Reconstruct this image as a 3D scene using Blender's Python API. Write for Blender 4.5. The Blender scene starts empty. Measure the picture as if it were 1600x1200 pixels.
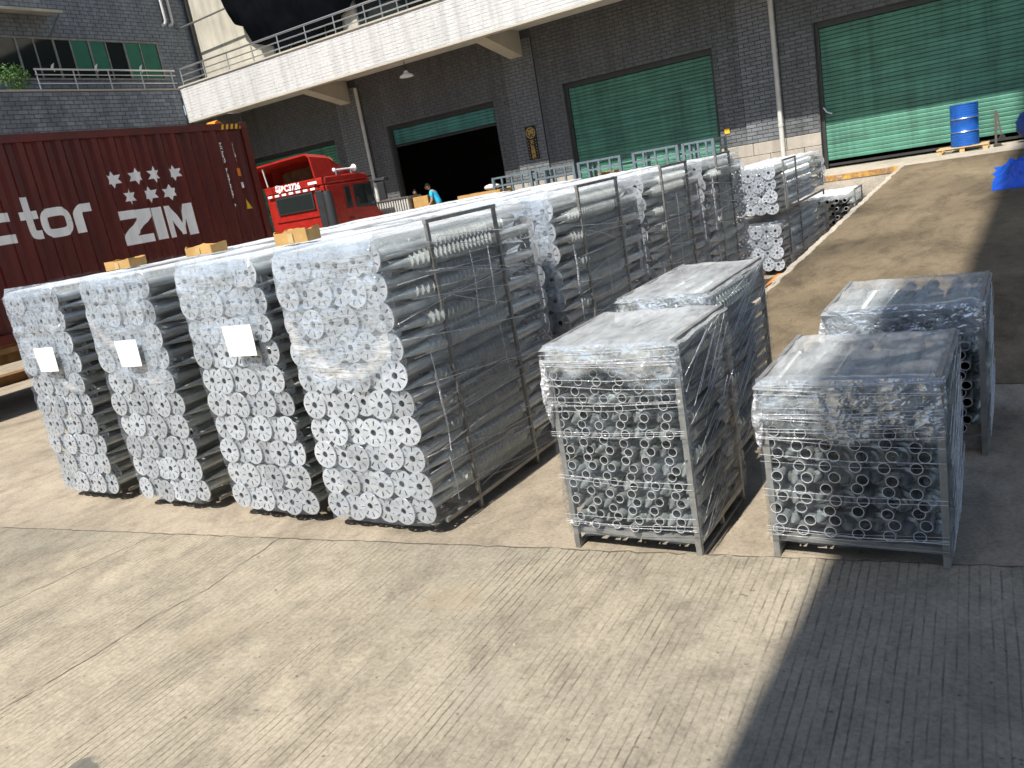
import bpy, bmesh, math, random
from mathutils import Vector, Matrix, Quaternion, noise as mnoise
R_ = math.radians
rnd = random.Random(7)
scene = bpy.context.scene
COL = scene.collection

# ------------------------------------------------------------------ camera, sky, sun, exposure
cam_d = bpy.data.cameras.new('camera'); cam = bpy.data.objects.new('camera', cam_d); COL.objects.link(cam)
cam_d.sensor_width = 36.0; cam_d.lens = 1270.07 / 1600 * 36; cam_d.clip_end = 2000; cam_d.clip_start = 0.05
cam.location = (0, 0, 2.35)
cam.rotation_euler = (Matrix.Rotation(R_(33.8978), 3, 'Z') @ Matrix.Rotation(R_(75.8231), 3, 'X') @ Matrix.Rotation(R_(-10.2471), 3, 'Z')).to_euler()
scene.camera = cam
SUN_EL = 56.0; SUN_DRIFT = 2.4
world = bpy.data.worlds.new('World'); scene.world = world; world.use_nodes = True
wn = world.node_tree.nodes; wl = world.node_tree.links
sky = wn.new('ShaderNodeTexSky'); sky.sky_type = 'NISHITA'; sky.sun_disc = False
sky.sun_elevation = R_(SUN_EL); sky.sun_rotation = R_(180 + SUN_DRIFT)
bg = wn['Background']; bg.inputs['Strength'].default_value = 0.088
wl.new(sky.outputs[0], bg.inputs['Color'])
sd = bpy.data.lights.new('sun', 'SUN'); sd.energy = 4.6; sd.angle = R_(0.53); sd.color = (1.0, 0.955, 0.88)
sun = bpy.data.objects.new('sun', sd); COL.objects.link(sun)
ce = math.cos(R_(SUN_EL))
sdir = Vector((math.sin(R_(SUN_DRIFT)) * ce, math.cos(R_(SUN_DRIFT)) * ce, -math.sin(R_(SUN_EL))))
sun.rotation_euler = sdir.to_track_quat('-Z', 'Y').to_euler(); sun.location = (0, -10, 30)
vs = scene.view_settings; vs.view_transform = 'Standard'; vs.look = 'None'; vs.exposure = 0.62; vs.gamma = 1.0
scene.cycles.use_denoising = True
scene.cycles.max_bounces = 5; scene.cycles.transparent_max_bounces = 16
scene.cycles.glossy_bounces = 2; scene.cycles.diffuse_bounces = 2; scene.cycles.transmission_bounces = 4
scene.cycles.use_adaptive_sampling = True; scene.cycles.adaptive_threshold = 0.02; scene.cycles.use_light_tree = False; scene.cycles.sample_clamp_indirect = 6; scene.cycles.caustics_reflective = False; scene.cycles.caustics_refractive = False

# ------------------------------------------------------------------ materials
def new_mat(name):
    m = bpy.data.materials.new(name); m.use_nodes = True
    return m, m.node_tree.nodes, m.node_tree.links, m.node_tree.nodes['Principled BSDF']

def ramp(n, stops):
    r = n.new('ShaderNodeValToRGB'); e = r.color_ramp.elements
    while len(e) < len(stops): e.new(0.5)
    for i, (p, c) in enumerate(stops):
        e[i].position = p; e[i].color = (c[0], c[1], c[2], 1) if hasattr(c, '__len__') else (c, c, c, 1)
    return r

def noise(n, l, scale, detail=4, rough=.55, vec=None, stretch=None, dist=0.0):
    t = n.new('ShaderNodeTexNoise'); t.inputs['Scale'].default_value = scale
    t.inputs['Detail'].default_value = detail; t.inputs['Roughness'].default_value = rough
    t.inputs['Distortion'].default_value = dist
    if stretch is not None:
        mp = n.new('ShaderNodeMapping'); mp.inputs['Scale'].default_value = stretch
        l.new(vec, mp.inputs['Vector']); l.new(mp.outputs[0], t.inputs['Vector'])
    elif vec is not None: l.new(vec, t.inputs['Vector'])
    return t

def wpos(n): return n.new('ShaderNodeNewGeometry').outputs['Position']

def mixc(n, l, a, b, fac, mode='MIX'):
    m = n.new('ShaderNodeMix'); m.data_type = 'RGBA'; m.blend_type = mode
    for sock, v in ((6, a), (7, b), (0, fac)):
        if hasattr(v, 'is_linked') or isinstance(v, bpy.types.NodeSocket): l.new(v, m.inputs[sock])
        elif sock == 0: m.inputs[0].default_value = v
        else: m.inputs[sock].default_value = (*v, 1)
    return m.outputs[2]

def bump(n, l, h, strength, dist=0.01, normal=None):
    b = n.new('ShaderNodeBump'); b.inputs['Strength'].default_value = strength; b.inputs['Distance'].default_value = dist
    l.new(h, b.inputs['Height'])
    if normal is not None: l.new(normal, b.inputs['Normal'])
    return b.outputs[0]

def simple(name, col, rough=.6, metal=0, var=.25, scale=3.0, bmp=.15, bscale=40, spec=None, rand=0.0):
    m, n, l, p = new_mat(name)
    w = wpos(n)
    t = noise(n, l, scale, 5, .6, w)
    r = ramp(n, [(.25, [c * (1 - var) for c in col]), (.75, [min(1, c * (1 + var)) for c in col])])
    l.new(t.outputs['Fac'], r.inputs[0]); out = r.outputs[0]
    if rand:
        oi = n.new('ShaderNodeObjectInfo'); rr = ramp(n, [(0, 1 - rand), (1, 1 + rand * .6)])
        l.new(oi.outputs['Random'], rr.inputs[0]); out = mixc(n, l, out, rr.outputs[0], 1.0, 'MULTIPLY')
    l.new(out, p.inputs['Base Color'])
    p.inputs['Roughness'].default_value = rough; p.inputs['Metallic'].default_value = metal
    if spec is not None: p.inputs['Specular IOR Level'].default_value = spec
    if bmp:
        t2 = noise(n, l, bscale, 3, .6, w); l.new(bump(n, l, t2.outputs['Fac'], bmp, .01), p.inputs['Normal'])
    return m

M = {}
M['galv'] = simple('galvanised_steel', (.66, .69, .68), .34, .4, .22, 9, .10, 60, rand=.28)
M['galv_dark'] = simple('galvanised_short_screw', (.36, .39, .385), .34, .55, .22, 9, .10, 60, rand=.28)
M['flange'] = simple('galvanised_flange', (.58, .605, .65), .38, .4, .24, 14, .10, 60, rand=.26)
M['dark'] = simple('tube_interior_shade', (.035, .035, .035), .8, .2, .2, 10, 0)  # shade inside the pipe bore put into the colour; the zinc there is grey
M['frame'] = simple('rack_frame_steel', (.30, .295, .28), .55, .5, .35, 8, .2, 50, rand=.2)
M['rack'] = simple('rack_blue_grey_steel', (.20, .26, .30), .5, .5, .2, 8, .1, 50)
M['red'] = simple('container_paint', (.105, .0085, .0055), .36, 0, .3, 1.2, .12, 25)
M['cabred'] = simple('cab_paint', (.36, .018, .012), .36, 0, .30, 5, .05, 30)
M['cabdark'] = simple('cab_plastic', (.03, .032, .035), .5, 0, .2, 6, .1, 50)
M['white'] = simple('white_paint', (.93, .94, .95), .45, 0, .05, 3, 0)
M['paper'] = simple('paper', (.80, .80, .78), .7, 0, .03, 6, 0)
M['orange'] = simple('orange_decal', (.80, .25, .02), .5, 0, .1, 6, 0)
M['yellow'] = simple('yellow_decal', (.75, .48, .03), .5, 0, .1, 6, 0)
M['cardboard'] = simple('cardboard', (.48, .29, .10), .8, 0, .18, 6, .2, 40)
M['wood'] = simple('pallet_wood', (.58, .40, .20), .75, 0, .25, 9, .3, 40)
M['plank'] = simple('orange_plank', (.52, .20, .045), .65, 0, .25, 6, .2, 40)
M['cream'] = simple('cream_render', (.50, .47, .39), .8, 0, .15, 1.5, .2, 30)
M['soffit'] = simple('soffit_render', (.46, .43, .36), .85, 0, .15, 1.2, .2, 25)
M['pipe'] = simple('pipe_pvc', (.58, .58, .55), .45, 0, .12, 4, .05, 30)
M['steel'] = simple('stainless_rail', (.55, .55, .53), .3, .85, .1, 6, 0)
M['tile'] = simple('grey_facing_brick', (.145, .153, .160), .6, 0, .22, 6, .25, 45, rand=.22)
M['tile_p'] = simple('pilaster_brick', (.185, .20, .212), .6, 0, .2, 6, .25, 45, rand=.15)
M['mortar'] = simple('dark_mortar', (.078, .083, .088), .9, 0, .2, 8, .2, 50)
M['mortar_s'] = simple('side_wall_mortar', (.095, .108, .12), .9, 0, .2, 8, .2, 50)
M['mortar_w'] = simple('pale_mortar', (.58, .57, .55), .9, 0, .15, 4, .2, 50)
M['tile_w'] = simple('white_facing_tile', (.62, .62, .615), .55, 0, .06, .9, .12, 40)
M['tile_s'] = simple('side_wall_brick', (.22, .25, .28), .6, 0, .25, 4, .25, 45, rand=.25)
M['stone'] = simple('plinth_stone', (.40, .36, .31), .75, 0, .15, 2.5, .35, 25, rand=.12)
M['frame_dark'] = simple('door_frame', (.05, .05, .048), .5, .3, .2, 6, .1, 40)
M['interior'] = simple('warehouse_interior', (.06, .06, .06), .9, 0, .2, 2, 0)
M['blue'] = simple('drum_blue', (.012, .10, .42), .32, .1, .2, 6, .06, 20)
M['tarp'] = simple('blue_tarpaulin', (.012, .10, .60), .38, 0, .25, 4, .5, 12)
M['navy'] = simple('navy_fabric', (.01, .03, .16), .6, 0, .2, 6, .3, 20)
M['bagred'] = simple('red_fabric', (.55, .03, .02), .6, 0, .15, 6, .2, 30)
M['blacktarp'] = simple('black_netting', (.006, .007, .009), .9, 0, .3, 3, .6, 30, spec=0)
M['rubber'] = simple('rubber', (.02, .02, .02), .75, 0, .2, 8, .2, 40)
M['rust'] = simple('rusty_chassis', (.22, .12, .05), .75, .2, .4, 5, .3, 30)
M['skin'] = simple('skin', (.42, .24, .16), .6, 0, .1, 8, 0)
M['hair'] = simple('hair', (.012, .01, .009), .8, 0, .2, 20, 0, spec=.1)
M['shirt'] = simple('cyan_shirt', (.02, .42, .68), .75, 0, .12, 10, .1, 30)
M['shirtw'] = simple('white_shirt', (.72, .73, .73), .75, 0, .08, 10, .1, 30)
M['trouser'] = simple('dark_trousers', (.03, .035, .05), .8, 0, .15, 10, .1, 30)
M['black'] = simple('black_lacquer', (.012, .012, .012), .35, 0, .2, 6, 0)
M['gold'] = simple('gold_leaf', (.62, .43, .12), .4, .6, .15, 10, 0)
M['cutedge'] = simple('bright_pipe_edge', (.66, .67, .68), .4, .3, .1, 20, 0)
M['darkmetal'] = simple('dark_rusty_metal', (.06, .05, .04), .7, .2, .3, 20, .2, 60)
M['leaf'] = simple('leaf_green', (.07, .16, .03), .6, 0, .5, 12, 0)
M['tower'] = simple('tower_render', (.32, .31, .29), .85, 0, .1, .5, 0)
M['sack'] = simple('white_sack', (.72, .71, .72), .7, 0, .08, 8, .3, 25)
M['curtain'] = simple('green_curtain', (.03, .16, .10), .8, 0, .15, 3, .1, 20)

def shutter_mat(name, col):
    m, n, l, p = new_mat(name); w = wpos(n)
    t = noise(n, l, 1.1, 6, .65, w, (1, 1, 2.5)); r = ramp(n, [(.3, [c * .72 for c in col]), (.7, [c * 1.15 for c in col])])
    l.new(t.outputs['Fac'], r.inputs[0])
    s = noise(n, l, 6, 8, .75, w); sr = ramp(n, [(.70, 0), (.74, 1)]); l.new(s.outputs['Fac'], sr.inputs[0])
    sep = n.new('ShaderNodeSeparateXYZ'); l.new(w, sep.inputs[0])
    oi = n.new('ShaderNodeObjectInfo'); ro = ramp(n, [(0, .86), (1, 1.1)]); l.new(oi.outputs['Random'], ro.inputs[0])
    sk = noise(n, l, 2.4, 5, .65, w, (2.2, 1, .16)); skr = ramp(n, [(.30, .66), (.52, 1.0), (.75, 1.12)]); l.new(sk.outputs['Fac'], skr.inputs[0])
    cc = mixc(n, l, mixc(n, l, r.outputs[0], ro.outputs[0], 1.0, 'MULTIPLY'), skr.outputs[0], 1.0, 'MULTIPLY')
    l.new(mixc(n, l, cc, (.55, .56, .52), sr.outputs[0]), p.inputs['Base Color'])
    p.inputs['Roughness'].default_value = .5
    return m
M['shutter'] = shutter_mat('green_shutter_paint', (.085, .26, .182))
M['shutter_t'] = shutter_mat('teal_shutter_paint', (.075, .27, .235))

def streaked(mat, lo, hi, sx=1.6, sz=.14):
    n = mat.node_tree.nodes; l = mat.node_tree.links; p = n['Principled BSDF']; src = p.inputs['Base Color'].links[0].from_socket
    t = noise(n, l, 2.0, 6, .68, wpos(n), (sx, sx, sz)); r = ramp(n, [(.32, lo), (.55, 1.0), (.8, hi)]); l.new(t.outputs['Fac'], r.inputs[0])
    l.new(mixc(n, l, src, r.outputs[0], 1.0, 'MULTIPLY'), p.inputs['Base Color'])
streaked(M['tile_w'], .74, 1.03); streaked(M['tile'], .72, 1.15); streaked(M['tile_p'], .75, 1.12); streaked(M['tile_s'], .70, 1.18); streaked(M['red'], .62, 1.25); streaked(M['stone'], .75, 1.1); streaked(M['cream'], .72, 1.05)
def glass_mat():
    m, n, l, p = new_mat('window_glass')
    p.inputs['Base Color'].default_value = (.02, .026, .025, 1); p.inputs['Roughness'].default_value = .06
    p.inputs['Specular IOR Level'].default_value = .7
    return m
M['glass'] = glass_mat()

def film_mat(name, lo, hi, milk, scale=(1, 1, 1), sc=5.0, tint=(.88, .92, .98), rough=.16, bmp=.8, thr=(.35, .75), fine=6):
    """stretch film: mostly see-through, streaked with glossy, slightly milky folds"""
    m = bpy.data.materials.new(name); m.use_nodes = True; n = m.node_tree.nodes; l = m.node_tree.links
    n.remove(n['Principled BSDF']); out = n['Material Output']
    w = wpos(n)
    a = noise(n, l, sc, 3, .6, w, scale, .5)
    b = noise(n, l, sc * fine, 2, .6, w, scale, .8)
    hgt = n.new('ShaderNodeMath'); hgt.operation = 'MULTIPLY_ADD'; hgt.inputs[1].default_value = .35
    l.new(b.outputs['Fac'], hgt.inputs[0]); l.new(a.outputs['Fac'], hgt.inputs[2])
    nb = bump(n, l, hgt.outputs[0], bmp, .05)
    av = n.new('ShaderNodeMath'); av.operation = 'MULTIPLY_ADD'; av.inputs[1].default_value = .55
    l.new(b.outputs['Fac'], av.inputs[0])
    h2 = n.new('ShaderNodeMath'); h2.operation = 'MULTIPLY'; h2.inputs[1].default_value = .5
    l.new(a.outputs['Fac'], h2.inputs[0]); l.new(h2.outputs[0], av.inputs[2])
    fr0 = ramp(n, [(thr[0], lo), (thr[1], hi)]); l.new(av.outputs[0], fr0.inputs[0])
    at = n.new('ShaderNodeAttribute'); at.attribute_name = 'layers'
    fr = n.new('ShaderNodeMath'); fr.operation = 'MULTIPLY'; l.new(fr0.outputs[0], fr.inputs[0]); l.new(at.outputs['Fac'], fr.inputs[1])
    gl = n.new('ShaderNodeBsdfGlossy'); gl.inputs['Roughness'].default_value = rough; gl.inputs['Color'].default_value = (.95, .97, 1, 1)
    l.new(nb, gl.inputs['Normal'])
    df = n.new('ShaderNodeBsdfDiffuse'); df.inputs['Color'].default_value = (*tint, 1); l.new(nb, df.inputs['Normal'])
    tr = n.new('ShaderNodeBsdfTranslucent'); tr.inputs['Color'].default_value = (*tint, 1)
    lw = ramp(n, [(.55, 0), (1.0, 1)]); l.new(at.outputs['Fac'], lw.inputs[0])
    hf = n.new('ShaderNodeMath'); hf.operation = 'MULTIPLY'; hf.inputs[1].default_value = .6; l.new(at.outputs['Fac'], hf.inputs[0]); l.new(hf.outputs[0], lw.inputs[0])
    l.new(mixc(n, l, tint, (.97, .98, 1.0), lw.outputs[0]), df.inputs['Color'])
    md = n.new('ShaderNodeMixShader'); md.inputs[0].default_value = .35; l.new(df.outputs[0], md.inputs[1]); l.new(tr.outputs[0], md.inputs[2])
    mg = n.new('ShaderNodeMixShader'); mg.inputs[0].default_value = milk; l.new(gl.outputs[0], mg.inputs[1]); l.new(md.outputs[0], mg.inputs[2])
    fr.use_clamp = True
    tp = n.new('ShaderNodeBsdfTransparent'); tp.inputs['Color'].default_value = (.97, .98, .98, 1)
    mx = n.new('ShaderNodeMixShader'); l.new(fr.outputs[0], mx.inputs[0]); l.new(tp.outputs[0], mx.inputs[1]); l.new(mg.outputs[0], mx.inputs[2])
    l.new(mx.outputs[0], out.inputs['Surface'])
    return m
M['film_front'] = film_mat('stretch_film_front', .16, .60, .62, (.55, 1, 2.6), 4.5, tint=(.74, .86, 1.0), rough=.11, bmp=.55, thr=(.36, .62), fine=3.2)
M['film_side'] = film_mat('stretch_film_side', .05, .58, .46, (1, .22, 3.8), 8, tint=(.84, .87, .84), rough=.10, bmp=.9, thr=(.45, .66))
M['film_top'] = film_mat('stretch_film_top', .72, .95, .86, (1.3, .25, 1), 3, tint=(.93, .95, .98), rough=.2, bmp=.22, thr=(.30, .62), fine=4)
M['film_rack_top'] = film_mat('stretch_film_pale_top', .30, .70, .66, (1.2, .3, 1), 3.5, tint=(.86, .89, .91), rough=.22, bmp=.3, thr=(.34, .66), fine=4)
M['film_clear_top'] = film_mat('stretch_film_rack_top', .16, .62, .62, (1, .4, 1), 4, tint=(.9, .93, .95), rough=.16, bmp=.25, thr=(.36, .66), fine=4)
M['film_milky'] = film_mat('stretch_film_layers', .10, .90, .50, (1.0, 1, 1.4), 4.5, tint=(.78, .89, 1.0), rough=.12, bmp=.7, thr=(.36, .60), fine=3.2)
M['film_rope'] = film_mat('stretch_film_folds', .55, 1.0, .7, (1, 1, 1), 18, tint=(.97, .98, 1.0), rough=.12, bmp=1.0, thr=(.3, .6), fine=2)

def concrete_mat(name, base, warm, groove=0.0, dirt=.5, blotches=()):
    m, n, l, p = new_mat(name); w = wpos(n)
    big = noise(n, l, .35, 6, .6, w, None, .4); mid = noise(n, l, 1.6, 8, .68, w, (1, .55, 1), .6); fine = noise(n, l, 38, 6, .7, w)
    r1 = ramp(n, [(.32, base), (.68, warm)]); l.new(big.outputs['Fac'], r1.inputs[0]); col = r1.outputs[0]
    r2 = ramp(n, [(.28, 1 - dirt), (.52, 1.0), (.8, 1.12)]); l.new(mid.outputs['Fac'], r2.inputs[0])
    col = mixc(n, l, col, r2.outputs[0], 1.0, 'MULTIPLY')
    r3 = ramp(n, [(.28, .70), (.5, .98), (.72, 1.2)]); l.new(fine.outputs['Fac'], r3.inputs[0])
    col = mixc(n, l, col, r3.outputs[0], 1.0, 'MULTIPLY')
    bl = noise(n, l, 6.5, 6, .72, w, (1, .7, 1), .5); rb = ramp(n, [(.30, .74), (.5, 1.0), (.72, 1.12)]); l.new(bl.outputs['Fac'], rb.inputs[0])
    col = mixc(n, l, col, rb.outputs[0], 1.0, 'MULTIPLY')
    sp = noise(n, l, 22, 2, .5, w); rs = ramp(n, [(.72, 1.0), (.76, .55)]); l.new(sp.outputs['Fac'], rs.inputs[0])
    col = mixc(n, l, col, rs.outputs[0], 1.0, 'MULTIPLY')
    sep = n.new('ShaderNodeSeparateXYZ'); l.new(w, sep.inputs[0])
    hn = None
    if groove:
        # broom-struck anti-slip grooves running along Y, filled with dirt and worn away in patches
        wob = noise(n, l, 1.2, 3, .5, w)
        mm = n.new('ShaderNodeMath'); mm.operation = 'MULTIPLY_ADD'; mm.inputs[1].default_value = .022
        l.new(wob.outputs['Fac'], mm.inputs[0]); l.new(sep.outputs[0], mm.inputs[2])
        skew = n.new('ShaderNodeMath'); skew.operation = 'MULTIPLY_ADD'; skew.inputs[1].default_value = .05
        l.new(sep.outputs[1], skew.inputs[0]); l.new(mm.outputs[0], skew.inputs[2])
        dv = n.new('ShaderNodeMath'); dv.operation = 'DIVIDE'; dv.inputs[1].default_value = groove; l.new(skew.outputs[0], dv.inputs[0])
        fr = n.new('ShaderNodeMath'); fr.operation = 'FRACT'; l.new(dv.outputs[0], fr.inputs[0])
        ab = n.new('ShaderNodeMath'); ab.operation = 'SUBTRACT'; ab.inputs[1].default_value = .5; l.new(fr.outputs[0], ab.inputs[0])
        a2 = n.new('ShaderNodeMath'); a2.operation = 'ABSOLUTE'; l.new(ab.outputs[0], a2.inputs[0])
        gr = ramp(n, [(.05, 1), (.13, 0)]); l.new(a2.outputs[0], gr.inputs[0])
        gr.color_ramp.elements[0].color = (.68, .68, .68, 1)
        wear = noise(n, l, 1.1, 7, .72, w, (1.6, .8, 1), .3); wr = ramp(n, [(.40, .06), (.60, 1)]); l.new(wear.outputs['Fac'], wr.inputs[0])
        brk = noise(n, l, 9, 4, .7, w, (3.0, .6, 1)); br = ramp(n, [(.37, .10), (.56, 1)]); l.new(brk.outputs['Fac'], br.inputs[0])
        g1 = n.new('ShaderNodeMath'); g1.operation = 'MULTIPLY'; l.new(gr.outputs[0], g1.inputs[0]); l.new(wr.outputs[0], g1.inputs[1])
        g2 = n.new('ShaderNodeMath'); g2.operation = 'MULTIPLY'; l.new(g1.outputs[0], g2.inputs[0]); l.new(br.outputs[0], g2.inputs[1])
        col = mixc(n, l, col, (.055, .042, .03), g2.outputs[0])
        inv = n.new('ShaderNodeMath'); inv.operation = 'SUBTRACT'; inv.inputs[0].default_value = 1; l.new(g2.outputs[0], inv.inputs[1])
        hn = bump(n, l, inv.outputs[0], .6, .006)
    for (sx, sy, rad, c, k) in blotches:
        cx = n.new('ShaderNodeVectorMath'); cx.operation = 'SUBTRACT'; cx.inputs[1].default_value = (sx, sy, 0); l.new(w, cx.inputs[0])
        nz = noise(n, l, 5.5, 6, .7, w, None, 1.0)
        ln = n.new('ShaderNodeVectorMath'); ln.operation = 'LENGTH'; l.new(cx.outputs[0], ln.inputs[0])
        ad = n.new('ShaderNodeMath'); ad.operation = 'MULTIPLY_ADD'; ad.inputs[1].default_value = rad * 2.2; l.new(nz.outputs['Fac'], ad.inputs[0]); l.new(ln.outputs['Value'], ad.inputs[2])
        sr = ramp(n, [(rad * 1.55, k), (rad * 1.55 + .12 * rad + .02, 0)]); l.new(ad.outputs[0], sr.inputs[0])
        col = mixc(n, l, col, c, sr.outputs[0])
    l.new(col, p.inputs['Base Color']); p.inputs['Roughness'].default_value = .85; p.inputs['Specular IOR Level'].default_value = .25
    fb = noise(n, l, 60, 5, .7, w)
    l.new(bump(n, l, fb.outputs['Fac'], .35, .006, hn), p.inputs['Normal'])
    return m
M['yard'] = concrete_mat('yard_concrete', (.29, .245, .185), (.41, .345, .262), 0, .42)
M['fore'] = concrete_mat('forecourt_concrete', (.245, .222, .172), (.395, .337, .25), .046, .36, [(-3.8, 1.5, .16, (.10, .10, .09), .8), (-2.9, 3.3, .32, (.34, .26, .16), .28), (-2.2, 2.6, .3, (.30, .27, .22), .3), (-4.2, 2.6, .4, (.33, .27, .18), .22)])  # first blotch is just a dark irregular patch, the others warm rusty stains
M['ramp'] = concrete_mat('ramp_concrete', (.105, .082, .052), (.225, .175, .112), 0, .58)
M['dock'] = concrete_mat('dock_concrete', (.42, .38, .31), (.50, .44, .36), 0, .3)

# ------------------------------------------------------------------ mesh helpers
class MB:
    def __init__(s): s.v = []; s.f = []; s.m = []; s.cur = 0
    def add(s, vs, fs):
        o = len(s.v); s.v += [tuple(v) for v in vs]
        for f in fs: s.f.append([i + o for i in f]); s.m.append(s.cur)
        return s
    def box(s, x0, x1, y0, y1, z0, z1):
        vs = [(x, y, z) for z in (z0, z1) for y in (y0, y1) for x in (x0, x1)]
        return s.add(vs, [(0, 2, 3, 1), (4, 5, 7, 6), (0, 1, 5, 4), (2, 6, 7, 3), (0, 4, 6, 2), (1, 3, 7, 5)])
    def obox(s, c, ax, ay, az):
        c, ax, ay, az = Vector(c), Vector(ax), Vector(ay), Vector(az)
        vs = [c + i * ax + j * ay + k * az for k in (-1, 1) for j in (-1, 1) for i in (-1, 1)]
        return s.add(vs, [(0, 2, 3, 1), (4, 5, 7, 6), (0, 1, 5, 4), (2, 6, 7, 3), (0, 4, 6, 2), (1, 3, 7, 5)])
    def bar(s, p0, p1, w, h=None):
        p0, p1 = Vector(p0), Vector(p1); h = h or w; d = p1 - p0
        up = Vector((0, 0, 1)) if abs(d.normalized().z) < .9 else Vector((0, 1, 0))
        sx = d.cross(up).normalized() * w / 2; sz = sx.cross(d).normalized() * h / 2
        return s.obox((p0 + p1) / 2, sx, d / 2, sz)
    def tube(s, pts, r, n=8, cap=True):
        pts = [Vector(p) for p in pts]; rr = r if hasattr(r, '__len__') else [r] * len(pts); o = len(s.v); prev = None
        for i, p in enumerate(pts):
            d = (pts[min(i + 1, len(pts) - 1)] - pts[max(i - 1, 0)]).normalized()
            if prev is None: a = d.cross(Vector((0, 0, 1)) if abs(d.z) < .9 else Vector((1, 0, 0))).normalized()
            else: a = (prev - d * prev.dot(d)).normalized()
            prev = a; b = d.cross(a)
            for k in range(n):
                t = 2 * math.pi * k / n; s.v.append(tuple(p + rr[i] * (a * math.cos(t) + b * math.sin(t))))
        for i in range(len(pts) - 1):
            for k in range(n):
                k2 = (k + 1) % n; s.f.append([o + i * n + k, o + i * n + k2, o + (i + 1) * n + k2, o + (i + 1) * n + k]); s.m.append(s.cur)
        if cap:
            s.f.append([o + k for k in range(n)][::-1]); s.f.append([o + (len(pts) - 1) * n + k for k in range(n)]); s.m += [s.cur] * 2
        return s
    def lathe(s, prof, n=24, c=(0, 0, 0)):
        o = len(s.v)
        for (r, z) in prof:
            for k in range(n):
                t = 2 * math.pi * k / n; s.v.append((c[0] + r * math.cos(t), c[1] + r * math.sin(t), c[2] + z))
        for i in range(len(prof) - 1):
            for k in range(n):
                k2 = (k + 1) % n; s.f.append([o + i * n + k, o + i * n + k2, o + (i + 1) * n + k2, o + (i + 1) * n + k]); s.m.append(s.cur)
        return s
    def grid(s, fn, nu, nv):
        o = len(s.v)
        for j in range(nv + 1):
            for i in range(nu + 1): s.v.append(tuple(fn(i / nu, j / nv)))
        for j in range(nv):
            for i in range(nu):
                a = o + j * (nu + 1) + i; s.f.append([a, a + 1, a + nu + 2, a + nu + 1]); s.m.append(s.cur)
        return s
    def prism(s, poly, y0, y1, plane='xz'):
        k = len(poly)
        P = (lambda a, b, c: (a, c, b)) if plane == 'xz' else ((lambda a, b, c: (c, a, b)) if plane == 'yz' else (lambda a, b, c: (a, b, c)))
        vs = [P(a, b, y0) for a, b in poly] + [P(a, b, y1) for a, b in poly]
        return s.add(vs, [list(range(k))[::-1], list(range(k, 2 * k))] + [(i, (i + 1) % k, k + (i + 1) % k, k + i) for i in range(k)])
    def mesh(s, name, mats, smooth=False, angle=None):
        me = bpy.data.meshes.new(name); me.from_pydata(s.v, [], s.f)
        for m in (mats if isinstance(mats, (list, tuple)) else [mats]): me.materials.append(m)
        if len(me.materials) > 1: me.polygons.foreach_set('material_index', s.m)
        bm = bmesh.new(); bm.from_mesh(me); bmesh.ops.recalc_face_normals(bm, faces=bm.faces)
        for f in bm.faces: f.smooth = smooth
        if smooth and angle:
            for e in bm.edges:
                if len(e.link_faces) == 2 and e.calc_face_angle(0) > R_(angle): e.smooth = False
        bm.to_mesh(me); bm.free(); me.update()
        return me
    def build(s, name, mats, parent=None, loc=(0, 0, 0), smooth=False, angle=40):
        return link(name, s.mesh(name, mats, smooth, angle), parent, loc)

def link(name, me, parent=None, loc=(0, 0, 0), rot=None):
    o = bpy.data.objects.new(name, me); COL.objects.link(o); o.location = loc
    if rot is not None: o.rotation_euler = rot
    if parent is not None: o.parent = parent
    return o
def tag(o, label=None, cat=None, group=None, kind=None):
    if label: o['label'] = label
    if cat: o['category'] = cat
    if group: o['group'] = group
    if kind: o['kind'] = kind
    return o
def thing(name, loc, label, cat, group=None, rotz=0):
    o = bpy.data.objects.new(name, None); COL.objects.link(o); o.location = loc; o.rotation_euler = (0, 0, rotz); o.empty_display_size = .2
    return tag(o, label, cat, group)
def bevel(o, w=.01, seg=2):
    m = o.modifiers.new('bevel', 'BEVEL'); m.width = w; m.segments = seg; m.limit_method = 'ANGLE'; m.angle_limit = R_(35); return o
def text_mesh(body, size, mat, offset=0.0, align='LEFT'):
    cu = bpy.data.curves.new('text', 'FONT'); cu.body = body; cu.size = size; cu.offset = offset; cu.align_x = align
    ob = bpy.data.objects.new('text', cu); COL.objects.link(ob)
    dg = bpy.context.evaluated_depsgraph_get(); me = bpy.data.meshes.new_from_object(ob.evaluated_get(dg))
    bpy.data.objects.remove(ob); bpy.data.curves.remove(cu)
    me.materials.clear(); me.materials.append(mat)
    return me
def xform(me, fn):
    for v in me.vertices: v.co = fn(v.co)
    me.update(); return me

# ------------------------------------------------------------------ ground, forecourt, ramp, dock
JL = lambda x: 3.80 + .130 * (x + 4.18)
b = MB(); b.grid(lambda u, v: (-250 + 500 * u, -250 + 500 * v, -.001), 4, 4)
tag(b.build('ground', M['yard']), kind='structure')
b = MB()
N = 60
xs = [-40 + 55 * i / N for i in range(N + 1)]
front = [(x, JL(x) + .018 * mnoise.noise(Vector((x * 1.7, 3, 0))), .03) for x in xs]
b.add([(x, -30, .03) for x in xs] + front + [(x, y + .006, .018) for x, y, z in front] + [(x, y + .008, -.02) for x, y, z in front],
      [(r * (N + 1) + i, r * (N + 1) + i + 1, (r + 1) * (N + 1) + i + 1, (r + 1) * (N + 1) + i) for r in range(3) for i in range(N)])
tag(b.build('forecourt', M['fore']), kind='structure')
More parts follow.
